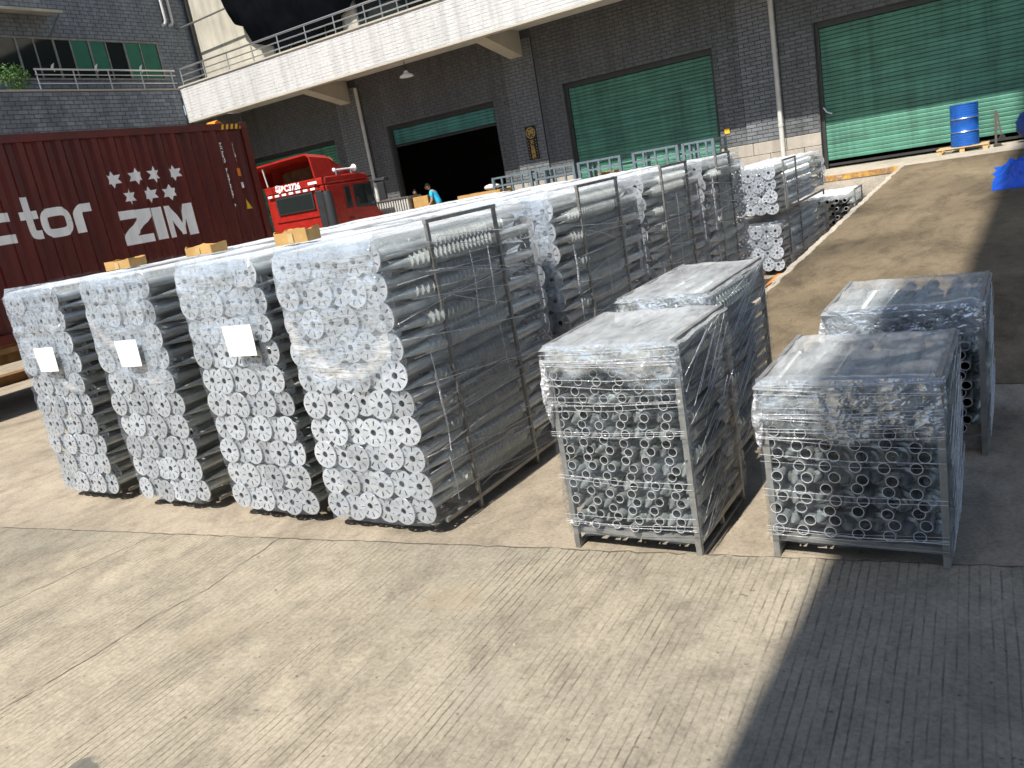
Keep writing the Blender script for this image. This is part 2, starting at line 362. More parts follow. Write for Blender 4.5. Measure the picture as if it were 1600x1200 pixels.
# cracks and slab joints in the forecourt: narrow dirty strips lying on the slab
def crack(pts, w, name, seed):
    rr = random.Random(seed); b = MB(); P = []
    for (p, q) in zip(pts, pts[1:]):
        k = max(2, int((Vector(q) - Vector(p)).length / .06))
        for i in range(k): t = i / k; P.append((p[0] + (q[0] - p[0]) * t + rr.gauss(0, .006), p[1] + (q[1] - p[1]) * t + rr.gauss(0, .006)))
    P.append(pts[-1]); vs = []
    for i, p in enumerate(P):
        a = Vector(P[max(i - 1, 0)]); c = Vector(P[min(i + 1, len(P) - 1)]); d = (c - a).normalized(); nn = Vector((-d.y, d.x)) * w * rr.uniform(.3, 1.0) / 2
        vs += [(p[0] + nn.x, p[1] + nn.y, .0335), (p[0] - nn.x, p[1] - nn.y, .0335)]
    b.add(vs, [(2 * i, 2 * i + 1, 2 * i + 3, 2 * i + 2) for i in range(len(P) - 1)])
    return tag(b.build(name, M['crackdirt']), kind='structure')
M['crackdirt'] = simple('crack_dirt', (.10, .085, .065), .95, 0, .3, 20, 0)
crack([(-4.84, 1.1), (-4.80, 1.62), (-4.77, 2.15), (-4.80, 2.6), (-4.73, 2.95), (-4.79, 3.4), (-4.82, 3.70)], .007, 'slab_crack', 1)
crack([(-6.35, 1.6), (-6.24, 2.32), (-6.2, 2.88), (-6.10, 3.52)], .007, 'slab_joint', 2)

crack([(-14, JL(-14) - .012), (-9, JL(-9) - .013), (-6.2, JL(-6.2) - .014), (-4.2, JL(-4.2) - .010), (-2.4, JL(-2.4) - .012), (-1.2, JL(-1.2) - .012), (.8, JL(.8) - .012)], .012, 'slab_edge_dirt', 3)

RY0, RY1, DK = 7.5, 20.05, 1.08
rz = lambda y: max(0.0, min(DK, DK * (y - RY0) / (20.0 - RY0)))
redge = lambda y: -3.02 + (y - 10.7) * (.65 / 9.4)
b = MB(); K = 40; vs = []; fs = []
for i in range(K + 1):
    y = RY0 + (20.0 - RY0) * i / K; x = redge(y) + .03 * mnoise.noise(Vector((0, y * 2, 5))); z = rz(y) + .004
    vs += [(x, y, -.02), (x, y, z - .015), (x + .015, y, z), (14, y, z)]
for i in range(K):
    for k in range(3): fs.append((4 * i + k, 4 * i + k + 1, 4 * i + k + 5, 4 * i + k + 4))
b.add(vs, fs); tag(b.build('ramp', M['ramp']), kind='structure')
# pale kerb lip along the ramp edge
b = MB(); vs = []; K = 160
for i in range(K + 1):
    y = RY0 + (20.0 - RY0) * i / K; x = redge(y) - .002; z = rz(y)
    j = .045 * mnoise.noise(Vector((3, y * 3, 1))) + .02 * mnoise.noise(Vector((3, y * 11, 1)))
    vs += [(x - .05, y, -.02), (x - .05 + j, y, z - .004), (x + .05 + j, y, z + .012), (x + .07 + j, y, z - .01)]
b.add(vs, [(4 * i + k, 4 * i + k + 1, 4 * i + k + 5, 4 * i + k + 4) for i in range(K) for k in range(3)])
tag(b.build('ramp_kerb', M['dock']), kind='structure')
b = MB(); b.box(-27, 14, 20.0, 32, -.02, DK); tag(b.build('loading_dock', M['dock']), kind='structure')
m, n, l, p = new_mat('worn_yellow_paint'); w = wpos(n); t = noise(n, l, 5, 6, .7, w)
r = ramp(n, [(.36, (.60, .37, .06)), (.46, (.50, .27, .06)), (.55, (.28, .14, .06)), (.64, (.42, .36, .28))]); l.new(t.outputs['Fac'], r.inputs[0]); l.new(r.outputs[0], p.inputs['Base Color']); p.inputs['Roughness'].default_value = .7
M['kerbyellow'] = m
b = MB(); b.box(-26.9, -2.42, 19.985, 20.12, .97, DK + .006); tag(b.build('dock_edge', M['kerbyellow']), kind='structure')

# ------------------------------------------------------------------ warehouse
WY = 22.9; CZ0, CZ1 = 6.2, 7.36; CY = 20.43
wh = thing('warehouse', (-13, WY, 0), 'long grey brick warehouse with green roller shutters and a white tiled canopy', 'building')
OFF = Vector((13, -WY, 0))      # world -> local
def wpart(mb, name, mat, parent=wh, **k):
    off = OFF if parent is wh else Vector((0, 0, 0))
    return mb.build(name, mat, parent, off, **k)
DOORS = [(-25.65, -21.1), (-18.6, -14.2), (-11.7, -7.15), (-4.54, 1.2)]
DT = 4.68
b = MB(); edges = [-27.2] + [e for d in DOORS for e in d] + [14]
for i in range(0, len(edges), 2): b.box(edges[i], edges[i + 1], WY, WY + .3, DK, DT)
b.box(-27.2, 14, WY, WY + .3, DT, 6.5)
wpart(b, 'wall', M['mortar'])
b = MB(); b.box(-27.2, 14, WY + .02, WY + .3, 6.5, 13.5); wpart(b, 'upper_wall', M['cream'])
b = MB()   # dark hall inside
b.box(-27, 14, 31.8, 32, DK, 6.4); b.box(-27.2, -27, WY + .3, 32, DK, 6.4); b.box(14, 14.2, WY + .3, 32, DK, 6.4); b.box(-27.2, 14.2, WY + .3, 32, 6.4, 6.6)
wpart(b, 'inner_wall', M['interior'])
# pilasters
PIL = [(-6.42, -5.42), (-13.6, -12.52), (-20.62, -19.6)]
for x0, x1 in PIL:
    b = MB(); b.box(x0, x1, WY - .06, WY - .002, DK + .97, CZ0 - .002); wpart(b, 'pilaster', M['mortar'])
def brick_rects(rects, pw, ph, jt, skip=None):
    out = []
    for (a0, a1, z0, z1, d) in rects:
        nz = int(round((z1 - z0) / ph)); ph2 = (z1 - z0) / nz
        for r in range(nz):
            z = z0 + r * ph2; a = a0 - (pw / 2 if r % 2 else 0)
            while a < a1 - .02:
                s, e = max(a, a0) + jt / 2, min(a + pw, a1) - jt / 2
                if e - s > .03: out.append((s, e, z + jt / 2, z + ph2 - jt / 2, d))
                a += pw
    return out
def brick_shape(b, s, e, z0, z1, d, prj, axis='y', rj=None):
    pr = prj + (rj.uniform(-.0025, .0025) if rj else 0); be = .006
    if axis == 'y': P = lambda a, z, t: (a, d - t, z)
    else: P = lambda a, z, t: (d + t, a, z)
    vs = [P(s, z0, -.004), P(e, z0, -.004), P(e, z1, -.004), P(s, z1, -.004), P(s + be, z0 + be, pr), P(e - be, z0 + be, pr), P(e - be, z1 - be, pr), P(s + be, z1 - be, pr)]
    b.add(vs, [(4, 5, 6, 7), (0, 1, 5, 4), (1, 2, 6, 5), (2, 3, 7, 6), (3, 0, 4, 7)])
BZ = DK + .97
rects = []
for i in range(0, len(edges), 2):
    x0, x1 = edges[i], min(edges[i + 1], 3.0)
    if x1 <= x0: continue
    cuts = [x0] + [c for pl in PIL for c in pl if x0 < c < x1] + [x1]
    for a, c in zip(cuts, cuts[1:]):
        isp = any(abs(a - pl[0]) < .01 for pl in PIL)
        rects.append((a, c, BZ, DT, WY - .06 if isp else WY))
cuts = [-27.0] + sorted([c for pl in PIL for c in pl]) + [3.0]
for a, c in zip(cuts, cuts[1:]):
    isp = any(abs(a - pl[0]) < .01 for pl in PIL)
    rects.append((a, c, DT, CZ0 if isp else CZ0 + .24, WY - .06 if isp else WY))
bricks = brick_rects(rects, .285, .098, .010)
near = sorted([q for q in bricks], key=lambda q: (q[0] + 5.9) ** 2 + .6 * (q[2] - 3.2) ** 2)[:300]; nset = set(near)
sb = MB(); rj = random.Random(3); shp = {}
sbp = MB()
for q in bricks:
    if q in nset: continue
    brick_shape(sbp if q[4] < WY - .01 else sb, *q, .012, 'y', rj)
tag(wpart(sb, 'brickwork', M['tile']), kind='stuff'); tag(wpart(sbp, 'pilaster_brickwork', M['tile_p']), kind='stuff')
for q in near:
    key = (round(q[1] - q[0], 3), round(q[3] - q[2], 3), q[4] < WY - .01)
    if key not in shp:
        t = MB(); brick_shape(t, -key[0] / 2, key[0] / 2, -key[1] / 2, key[1] / 2, 0, .012); shp[key] = t.mesh('brick', M['tile_p'] if key[2] else M['tile'])
    link('brick', shp[key], wh, Vector(((q[0] + q[1]) / 2, q[4] + rj.uniform(-.002, .002), (q[2] + q[3]) / 2)) + OFF)
# plinth stones
rs = random.Random(11)
for i in range(0, len(edges), 2):
    x0, x1 = edges[i], min(edges[i + 1], 3.0)
    if x1 - x0 < .1: continue
    for r in range(3):
        z0 = DK + .004 + r * .322; nb_ = max(1, round((x1 - x0) / .85)); wv = (x1 - x0) / nb_
        a = x0
        ed = [x0] + [x0 + wv * (k + (.5 if r % 2 else 0)) for k in range(0 if r % 2 else 1, nb_)] + [x1]
        for s, e in zip(ed, ed[1:]):
            t = MB(); t.box(-(e - s) / 2 + .005, (e - s) / 2 - .005, -.07 + rs.uniform(-.006, .006), -.001, 0, .312)
            bevel(t.build('stone_block', M['stone'], wh, Vector(((s + e) / 2, WY, z0)) + OFF), .008, 1)
# roller shutters: frame with one part per slat
def slat_mesh(wid, pitch, mat):
    prof = [(.008, 0), (-.006, .004), (-.009, .02), (-.010, .048), (-.009, .074), (-.006, .084), (.008, .090)]
    k = pitch / .096
    t = MB(); t.add([(x, y, z * k) for x in (-wid / 2, wid / 2) for (y, z) in prof], [(i, i + 1, 8 + i, 7 + i) for i in range(6)])
    return t.mesh('slat', mat, True, 60)
def shutter(x0, x1, zbot, mat, label):
    t = MB(); t.box(x0 + .002, x0 + .09, WY + .12, WY + .22, DK + .002, DT - .002); t.box(x1 - .09, x1 - .002, WY + .12, WY + .22, DK + .002, DT - .002)
    t.box(x0 + .092, x1 - .092, WY + .12, WY + .28, DT - .14, DT - .002)
    fr = wpart(t, 'roller_shutter', M['frame_dark']); fr['label'] = label
    pt = .0985; nsl = int((DT - .14 - zbot) / pt); me = slat_mesh(x1 - x0 - .185, pt, mat)
    for i in range(nsl):
        link('slat', me, fr, Vector(((x0 + x1) / 2, WY + .19, DT - .142 - (i + 1) * pt)) + Vector((0, 0, 0)))
    t = MB(); t.box(x0 + .1, x1 - .1, WY + .165, WY + .2, zbot - .06, zbot); link('bottom_rail', t.mesh('bottom_rail', M['frame_dark']), fr)
    return fr
shutter(*DOORS[0], DK + .1, M['shutter'], 'closed green roller shutter behind the truck cab')
shutter(*DOORS[1], 4.02, M['shutter_t'], 'teal roller shutter rolled almost fully up')
shutter(*DOORS[2], DK + .1, M['shutter'], 'closed green roller shutter behind the empty steel racks')
shutter(*DOORS[3], DK + .12, M['shutter'], 'closed wide green roller shutter behind the blue drum')
# lock handle on the wide shutter
t = MB(); t.tube([(-4.46, WY + .1, 2.62), (-4.38, WY + .06, 2.5), (-4.25, WY + .05, 2.44)], .025, 6); wpart(t, 'shutter_handle', M['steel'])
# canopy slab with tiled fascia and beams
t = MB(); t.box(-25.555, 14, CY + .012, CY + .22, CZ0, CZ1); t.box(-25.555, 14, CY + .221, WY - .001, CZ0 + .25, CZ0 + .5); 
can = wpart(t, 'canopy', M['mortar_w'])
t = MB(); rj = random.Random(5)
for q in brick_rects([(-25.555, -3, CZ0 + .02, CZ1 - .01, CY + .012)], .285, .0945, .007): brick_shape(t, *q, .006, 'y', rj)
tag(t.build('fascia_tiles', M['tile_w'], can), kind='stuff')
t = MB(); t.box(-25.55, 14, CY - .03, CY + .26, CZ1 + .001, CZ1 + .05); t.build('coping', M['soffit'], can)
t = MB(); t.box(-25.5, 14, CY - .012, CY + .25, CZ0 - .05, CZ0 - .002); t.build('drip_edge', M['soffit'], can)
for x0, x1 in PIL + [(.4, 1.4)]:
    c = (x0 + x1) / 2; t = MB(); t.prism([(CY + .27, CZ0 + .02), (WY - .07, CZ0 - .48), (WY - .07, CZ0 + .248), (CY + .27, CZ0 + .248)], c - .22, c + .22, 'yz')
    t.build('beam', M['soffit'], can)
# canopy railing
rl = MB()
for zz, rr in ((CZ1 + .62, .032), (CZ1 + .40, .02), (CZ1 + .2, .02)): rl.tube([(-25.4, CY + .11, zz), (2, CY + .11, zz)], rr, 6)
rail = rl.build('railing', M['steel'], can, smooth=True)
for i in range(22):
    x = -25.4 + i * 1.25; t = MB(); t.tube([(x, CY + .11, CZ1 + .05), (x, CY + .11, CZ1 + .6)], .022, 6); t.build('rail_post', M['steel'], rail, smooth=True)
STAY0 = Vector((-27.06, 22.3, 9.8)); STAY2 = STAY0 + (Vector((-23.0, 22.3, 9.78 + .12)) - STAY0) * 2.2; STAY1 = (STAY0 + STAY2) / 2
# sloping outrigger bar and upper-floor windows behind the canopy
t = MB(); t.tube([STAY0, STAY1, STAY2], .035, 6); wpart(t, 'stay_bar', M['steel'], smooth=True)
def window(x0, x1, z0, z1, nm, panes, y=WY + .02):
    t = MB(); t.box(x0, x1, y - .05, y - .001, z0, z0 + .06); t.box(x0, x1, y - .05, y - .001, z1 - .06, z1)
    for i in range(panes + 1):
        x = x0 + (x1 - x0 - .06) * i / panes; t.box(x, x + .06, y - .052, y - .002, z0 + .061, z1 - .061)
    fr = wpart(t, 'window', M['steel'])
    for i in range(panes):
        a = x0 + (x1 - x0 - .06) * i / panes + .062; c = x0 + (x1 - x0 - .06) * (i + 1) / panes - .002
        t = MB(); t.box(a, c, y - .03, y - .0015, z0 + .063, z1 - .063); link('pane', t.mesh('pane', M['glass']), fr)
window(-23.0, -19.5, 7.45, 9.6, 'w', 4); window(-18.9, -12.5, 7.45, 9.6, 'w', 6)
# downpipes
for (x, z0, z1, y) in ((-5.5, DK, CZ0 - .06, WY - .13), (-19.52, DK, CZ0 - .06, WY - .14)):
    t = MB(); t.tube([(x, y, z0 + .002), (x, y, z1)], .062, 10)
    pp = wpart(t, 'downpipe', M['pipe'], smooth=True)
    for zz in (2.35, 4.2): t = MB(); t.tube([(x, y, zz), (x, y, zz + .09)], .072, 10); t.build('collar', M['pipe'], pp, smooth=True)
t = MB(); t.tube([(-26.95, WY - .08, 7.0), (-26.95, WY - .08, 13.2)], .07, 8); wpart(t, 'downpipe', M['frame_dark'], smooth=True)
t = MB(); t.box(-7.02, -6.88, WY - .03, WY - .0145, 2.42, 2.55); t2 = wpart(t, 'notice', M['yellow'])

# ------------------------------------------------------------------ side building (left)
SX = -25.55; UX = -27.1
sbld = thing('side_building', (-27, 12, 0), 'shaded grey brick side building with a railed terrace and a row of windows', 'building')
SO = Vector((27, -12, 0))
t = MB(); t.box(-30, SX, -4, CY - .04, -.02, 7.3); t.build('terrace_wall', M['mortar_s'], sbld, SO)
t = MB(); t.box(-30, -25.56, CY - .039, WY - .002, -.02, CZ0 + .24); t.build('end_wall', M['tile'], sbld, SO)
t = MB(); t.box(-31, UX, -4, WY - .001, 7.31, 14); t.build('upper_wall', M['mortar_s'], sbld, SO)
brs = brick_rects([(11.2, CY - .05, 4.2, 7.28, SX)], .31, .128, .011)
brs.sort(key=lambda q: (q[0] - 17) ** 2 + 2 * (q[2] - 6.8) ** 2)
rj = random.Random(8); shp = {}
for q in brs[:300]:
    key = (round(q[1] - q[0], 3), round(q[3] - q[2], 3))
    if key not in shp:
        t = MB(); brick_shape(t, -key[0] / 2, key[0] / 2, -key[1] / 2, key[1] / 2, 0, .014, 'x'); shp[key] = t.mesh('brick', M['tile_s'])
    link('brick', shp[key], sbld, Vector((SX + rj.uniform(-.003, .003), (q[0] + q[1]) / 2, (q[2] + q[3]) / 2)) + SO)
t = MB()
for q in brs[300:]: brick_shape(t, *q, .014, 'x', rj)
WZ0, WZ1 = 7.95, 9.30
for q in brick_rects([(11.0, 22.85, WZ1 + .02, 12.5, UX), (11.0, 22.85, 7.32, WZ0 - .02, UX), (21.2, 22.85, WZ0 - .02, WZ1 + .02, UX)], .31, .128, .011): brick_shape(t, *q, .014, 'x', rj)
tag(t.build('brickwork', M['tile_s'], sbld, SO), kind='stuff')
t = MB(); t.box(SX - .25, SX + .03, 6, CY - .05, 7.302, 7.36); t.build('coping', M['soffit'], sbld, SO)
rl = MB()
for zz, rr in ((CZ1 + .62, .03), (CZ1 + .46, .018), (CZ1 + .2, .018)): rl.tube([(SX - .1, 15.4, zz), (SX - .1, CY + .05, zz)], rr, 6)
rail = rl.build('railing', M['steel'], sbld, SO, smooth=True)
for i in range(5):
    y = 15.45 + i * 1.22; t = MB(); t.tube([(SX - .1, y, 7.36), (SX - .1, y, CZ1 + .6)], .022, 6); t.build('rail_post', M['steel'], rail, smooth=True)
wins = [15.0, 16.2, 16.85, 17.5, 18.15, 18.8, 19.45, 20.1, 20.75, 21.15]
t = MB(); t.box(UX - .1, UX + .03, 14.4, 21.2, WZ1 - .07, WZ1); t.box(UX - .1, UX + .03, 14.4, 21.2, WZ0, WZ0 + .07)
for y in (14.4, 15.9, 17.15, 18.4, 19.75, 21.13): t.box(UX - .1, UX + .035, y, y + .07, WZ0 + .071, WZ1 - .071)
for y in (16.5, 17.75, 19.05, 20.4): t.box(UX - .1, UX + .02, y, y + .05, WZ0 + .071, WZ1 - .071)
wf = t.build('window_band', M['frame'], sbld, SO)
pe = [14.47, 15.9, 16.5, 17.15, 17.75, 18.4, 19.05, 19.75, 20.4, 21.13]
for i, (a, c) in enumerate(zip(pe, pe[1:])):
    t = MB(); t.box(UX - .05, UX - .035 + .04, a + .05, c - .002, WZ0 + .073, WZ1 - .073); link('pane', t.mesh('pane', M['glass_s'] if 'glass_s' in M else M['glass']), wf)
for i, (a, c) in enumerate(((17.8, 18.38), (18.47, 19.03), (19.82, 20.38), (20.46, 21.1))):
    t = MB(); t.box(UX + .006, UX + .012, a + .005, c - .005, WZ0 + (.35 if i < 2 else .08), WZ1 - .08); link('blind', t.mesh('blind', M['curtain']), wf)
for y in (16.9, 18.45, 20.2):
    t = MB(); t.add([(UX + .04, y - .1, 8.25), (UX + .04, y + .02, 8.32), (UX + .04, y + .1, 8.5), (UX + .04, y - .03, 8.42)], [(0, 1, 2, 3)]); t.add([(UX + .042, y + .02, 8.2), (UX + .042, y + .09, 8.28), (UX + .042, y - .01, 8.36)], [(0, 1, 2)])
    link('paper_scrap', t.mesh('paper_scrap', M['paper']), wf)
t = MB(); t.prism([(UX + .005, 9.98), (UX + 1.0, 9.82), (UX + 1.0, 9.90), (UX + .005, 10.12)], 14, 17.2, 'xz')
aw = t.build('awning', M['cream'], sbld, SO)
t = MB(); t.bar((UX + .95, 17.1, 9.82), (UX + .02, 17.1, 9.3), .03); t.build('bracket', M['steel'], aw)
for y in (21.75, 22.05):
    t = MB(); t.tube([(UX + .1, y, 13), (UX + .1, y, 10.05), (UX + .1, y - .05, 9.95), (UX + .02, y - .15, 9.9)], .05, 8); t.build('downpipe', M['pipe'], sbld, SO, smooth=True)

# ------------------------------------------------------------------ tall block behind the camera (casts the big shadow over the right of the yard)
TY = -4.0; tx = -.99 + math.tan(R_(SUN_DRIFT)) * (TY - 4.0)
tw = thing('tower_block', (tx + 3.5, TY - 8, 0), 'tall plain block behind the camera whose shadow covers the right of the yard', 'building')
t = MB(); t.box(-3.5, 3.5, -8, 8, -.02, 46); t.build('wall', M['tower'], tw)
t = MB(); t.box(-3.5, 3.5, -8.0, 8.0, 46.01, 46.6); t.build('roof', M['soffit'], tw)
wm = MB().box(-.7, .7, -.02, .03, -.8, .8).mesh('window', M['glass'])
for k in range(9):
    for i in range(2): link('window', wm, tw, (-1.7 + 3.4 * i, 8.001, 9 + 4.0 * k))

# ------------------------------------------------------------------ ground screws (shared meshes)
def flange_mesh():
    R, T = .107, .008; rad = [.0245, .050, .090, R]; ns = 8; ang = []
    for k in range(ns):
        a0 = 2 * math.pi * k / ns
        ang += [(a0 - .085, True), (a0 + .085, False), (a0 + .39, False)]
    na = len(ang); b = MB()
    for y in (0, T):
        for r in rad:
            for a, _ in ang: b.v.append((r * math.cos(a), y, r * math.sin(a)))
    idx = lambda s, j, k: s * 4 * na + j * na + (k % na)
    def F(*f): b.f.append(list(f)); b.m.append(0)
    for k in range(na):
        for j in range(3):
            if j == 1 and ang[k][1]:
                for (j1, k1, j2, k2) in ((1, k, 1, k + 1), (1, k + 1, 2, k + 1), (2, k + 1, 2, k), (2, k, 1, k)): F(idx(0, j1, k1), idx(0, j2, k2), idx(1, j2, k2), idx(1, j1, k1))
                continue
            for s in (0, 1): F(idx(s, j, k), idx(s, j, k + 1), idx(s, j + 1, k + 1), idx(s, j + 1, k))
        F(idx(0, 3, k), idx(0, 3, k + 1), idx(1, 3, k + 1), idx(1, 3, k)); F(idx(0, 0, k), idx(0, 0, k + 1), idx(1, 0, k + 1), idx(1, 0, k))
    return b.mesh('flange', M['flange'])
def helix(b, y0, y1, turns, rin, rout, wdt, rfun, seg=12):
    n = int(turns * seg); o = len(b.v)
    for i in range(n + 1):
        t = i / seg * 2 * math.pi; y = y0 + (y1 - y0) * i / n; s = rfun(y)
        for (r, dy) in ((rin * s, -wdt), (rout * s, 0), (rin * s, wdt * .6)): b.v.append((r * math.cos(t), y + dy, r * math.sin(t)))
    for i in range(n):
        for k in range(2): b.f.append([o + 3 * i + k, o + 3 * i + k + 1, o + 3 * i + k + 4, o + 3 * i + k + 3]); b.m.append(0)
def screw_mesh(r, L, rt, turns, nseg=12, open_end=True, cone=.74, mat='galv'):
    """pipe from y=0 (open end) to a pointed tip at y=L with a spiral blade"""
    b = MB(); yc = L * cone; prof = [(0, r), (yc, r), (yc + .45 * (L - yc), r * .74), (yc + .9 * (L - yc), r * .22), (L, .004)]
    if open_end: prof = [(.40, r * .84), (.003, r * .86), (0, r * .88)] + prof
    o = len(b.v)
    for (y, q) in prof:
        for k in range(nseg): t = 2 * math.pi * k / nseg; b.v.append((q * math.cos(t), y, q * math.sin(t)))
    for i in range(len(prof) - 1):
        for k in range(nseg):
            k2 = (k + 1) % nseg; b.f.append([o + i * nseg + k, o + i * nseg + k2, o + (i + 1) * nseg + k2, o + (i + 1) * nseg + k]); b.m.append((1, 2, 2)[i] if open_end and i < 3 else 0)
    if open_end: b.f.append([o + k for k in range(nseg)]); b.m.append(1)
    rf = lambda y: 1.0 if y < yc else max(.25, 1 - (y - yc) / (L - yc) * .75)
    helix(b, L * .30, L * min(.93, cone + .10), turns, r * .95, rt, .011, rf)
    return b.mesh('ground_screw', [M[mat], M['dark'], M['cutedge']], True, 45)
FL = flange_mesh()
SB = screw_mesh(.042, 1.92, .070, 19)      # long flanged screw
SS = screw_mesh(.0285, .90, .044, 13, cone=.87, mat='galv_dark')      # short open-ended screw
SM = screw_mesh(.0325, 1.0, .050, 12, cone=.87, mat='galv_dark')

def wob(x, y, z, a, s): return a * mnoise.fractal(Vector((x * s, y * s, z * s)), 1.0, 2.0, 4)

def layers(o, vals=None):
    a = o.data.attributes.new('layers', 'FLOAT', 'POINT'); a.data.foreach_set('value', vals or [1.0] * len(o.data.vertices)); return o
def film_sheet(root, name, fn, nu, nv, mat, dens=None):
    b = MB(); b.grid(fn, nu, nv); o = b.build(name, mat, root, smooth=True, angle=None)
    return layers(o, [dens(i / nu, j / nv) for j in range(nv + 1) for i in range(nu + 1)] if dens else None)

def strands(root, pts_fn, count, mat, r=(.0012, .003), seed=0):
    rr = random.Random(seed); b = MB()
    for i in range(count):
        P = pts_fn(rr); b.tube(P, rr.uniform(*r), 4, False)
    return tag(layers(b.build('film_strands', mat, root, smooth=True)), kind='stuff')

def big_pallet(x0, x1, y0, y1, label, front=True, bars=True, veil=1.3, flanges=True, side=True, top=2.10, seed=0, cols=6, z0=.19, sheet=True, paper=None, rope=None, base=0.0):
    rr = random.Random(seed); W = x1 - x0; L = y1 - y0; cx = (x0 + x1) / 2
    root = thing('wrapped_pallet', (cx, y0, base), label, 'pallet', 'tall film wrapped pallets of flanged ground screws')
    h = W / 2; rows = max(2, int(round((top - .10 - z0) / .194)) + 1); pz = (top - .10 - z0) / (rows - 1); px = (W - .2) / (cols - 1)
    sc = (L - .06) / 1.92
    def screw(x, y, z, rev=False, fl=True, dx=0):
        o = link('ground_screw', SB, root, (x, y, z), (0, 0, math.pi + dx) if rev else (0, rr.uniform(0, 6.28), dx)); o.scale = (1, sc, 1)
        if fl and flanges:
            f = link('flange', FL, o, (0, -.006 / sc, 0), (rr.gauss(0, .035), rr.uniform(0, .78), rr.gauss(0, .035))); f.scale = (1, 1 / sc, 1)
    for k in range(rows):
        z = z0 + k * pz
        for i in range(cols):
            edge = (side and i >= cols - 3)
            if not (front or edge or k == rows - 1): continue
            x = -h + .1 + i * px + rr.gauss(0, .007) + (.012 if k % 2 else -.012) * (0 if i in (0, cols - 1) else 1)
            screw(x, .01 + (.016 if (i + k) % 2 else 0) + rr.uniform(0, .014), z + rr.gauss(0, .007))
    for k in range(rows - 1):      # second layer: flanges set back in the gaps, plus reversed screws
        z = z0 + (k + .5) * pz
        if front:
            for i in range(cols - 1):
                if rr.random() < .55: screw(-h + .1 + (i + .5) * px + rr.gauss(0, .01), .11 + rr.uniform(0, .08), z + rr.gauss(0, .012))
        if side and not front: screw(h - .075 - 1.5 * px, .02, z); screw(h - .075 - px, L - .03, z + .03, True, True)
        if side: screw(h - .062 + rr.gauss(0, .008), L - .03 + rr.uniform(-.02, .01), z + rr.gauss(0, .01), True, True, rr.gauss(0, .006))
    if k >= 0:
        for i in range(cols - 1): screw(-h + .1 + (i + .5) * px, L - .03, top - .09, True, not front)
    # steel rack: runners, posts, top bars
    b = MB(); ya, yb = .55, min(1.42, L - .5)
    for y in (ya, yb): b.box(-h + .02, h - .02, y - .03, y + .03, .03, .075)
    fr = b.build('rack_base', M['frame'], root)
    for sx in (-1, 1):
        xx = sx * (h + .004)
        for y in (ya, yb):
            b = MB(); b.box(xx - .012, xx + .012, y - .015, y + .015, 0, top + (.035 if sx > 0 and side and bars else -.05)); b.build('post', M['frame'], root)
        if sx > 0 and side and bars: b = MB(); b.box(xx - .015, xx + .015, ya - .02, yb + .02, top + .036, top + .062); b.build('top_bar', M['frame'], root)
        b = MB(); b.box(xx - .013, xx + .013, .12, L - .1, .076, .105); b.build('bottom_rail', M['frame'], root)
        if L > 1.6: b = MB(); b.box(xx - .012, xx + .012, L - .16, L - .12, 0, .075); b.build('leg', M['frame'], root)
    # stretch film
    s0 = seed * 13.7
    if front:
        def ff(u, v):
            x = -h - .004 + (W + .008) * u; z = .10 + (top - .05) * v; e = min(u, 1 - u)
            y = -.018 - wob(x + s0, 0, z, .018, 4.5) - .018 * abs(mnoise.noise(Vector((x * 7 + s0, z * 9, 4)))) + .09 * max(0, .05 - e) / .05 + .05 * max(0, v - .94) / .06
            return (x, y, z)
        def seg(px_, pz_, a, c):
            ax, az = a; vx, vz = c[0] - ax, c[1] - az; t = max(0, min(1, ((px_ - ax) * vx + (pz_ - az) * vz) / (vx * vx + vz * vz + 1e-9)))
            return math.hypot(px_ - ax - vx * t, pz_ - az - vz * t)
        def dn(u, v):
            x = cx - h + W * u; z = .10 + (top - .05) * v
            zf = veil + .12 * math.sin(3 * u + s0) + .10 * mnoise.noise(Vector((u * 5 + s0, 1, 0)))
            d = .26 + .85 * max(0, min(1, (z - zf) / .10)) * (.8 + .35 * mnoise.noise(Vector((u * 1.5 + s0, v * 7, 0)))) + .16 * max(0, mnoise.noise(Vector((u * 2 + s0, v * 9, 3))))
            for pts, r0 in (rope or ()):
                q = min(seg(x, z, a, c) for a, c in zip(pts, pts[1:])) + .035 * mnoise.noise(Vector((x * 14, z * 14, s0)))
                d += (1.25 if r0 > .015 else .7) * math.exp(-(q / (r0 * 2.3)) ** 2)
            return max(.06, min(1.7, d)) * min(1, min(u, 1 - u) / .06)
        film_sheet(root, 'stretch_film', ff, 64, 110, M['film_front'], dn)
    if side:
        def fs(u, v):
            y = -.02 + (L + .04) * u; z = .10 + (top - .03) * v; ph = (z - z0) / pz
            sc_ = .022 * abs(math.sin(math.pi * (ph + .0))) * (abs(2 * u - 1) ** 3)
            return (h + .022 - sc_ - wob(s0, y * .35, z * 1.5, .012, 4) - .012 * math.sin(math.pi * u), y, z)
        film_sheet(root, 'stretch_film', fs, 36, 60, M['film_side'], (lambda u, v: .75) if bars else (lambda u, v: .25))
        def pf(r):
            z = r.uniform(.15, top - .05); dz = r.uniform(-.25, .12); a = r.uniform(0, .35); e = r.uniform(.6, 1)
            return [(h + .027, a * L, z), (h + .026, (a + e) / 2 * L, max(.12, min(top, z + dz * .5 + r.uniform(-.02, .02)))), (h + .027, e * L, max(.12, min(top, z + dz)))]
        if bars: strands(root, pf, 40, M['film_rope'], (.0010, .0032), seed)
        def pv(r):
            y = r.choice([.28, .30, .95, 1.2, 1.75]) * L / 2 + r.uniform(-.03, .03); z = r.uniform(.5, top - .2)
            return [(h + .03, y, z), (h + .034, y + r.uniform(-.02, .02), z - .2), (h + .03, y + r.uniform(-.03, .03), z - r.uniform(.3, .6))]
        if bars: strands(root, pv, 7, M['film_rope'], (.003, .007), seed + 50)
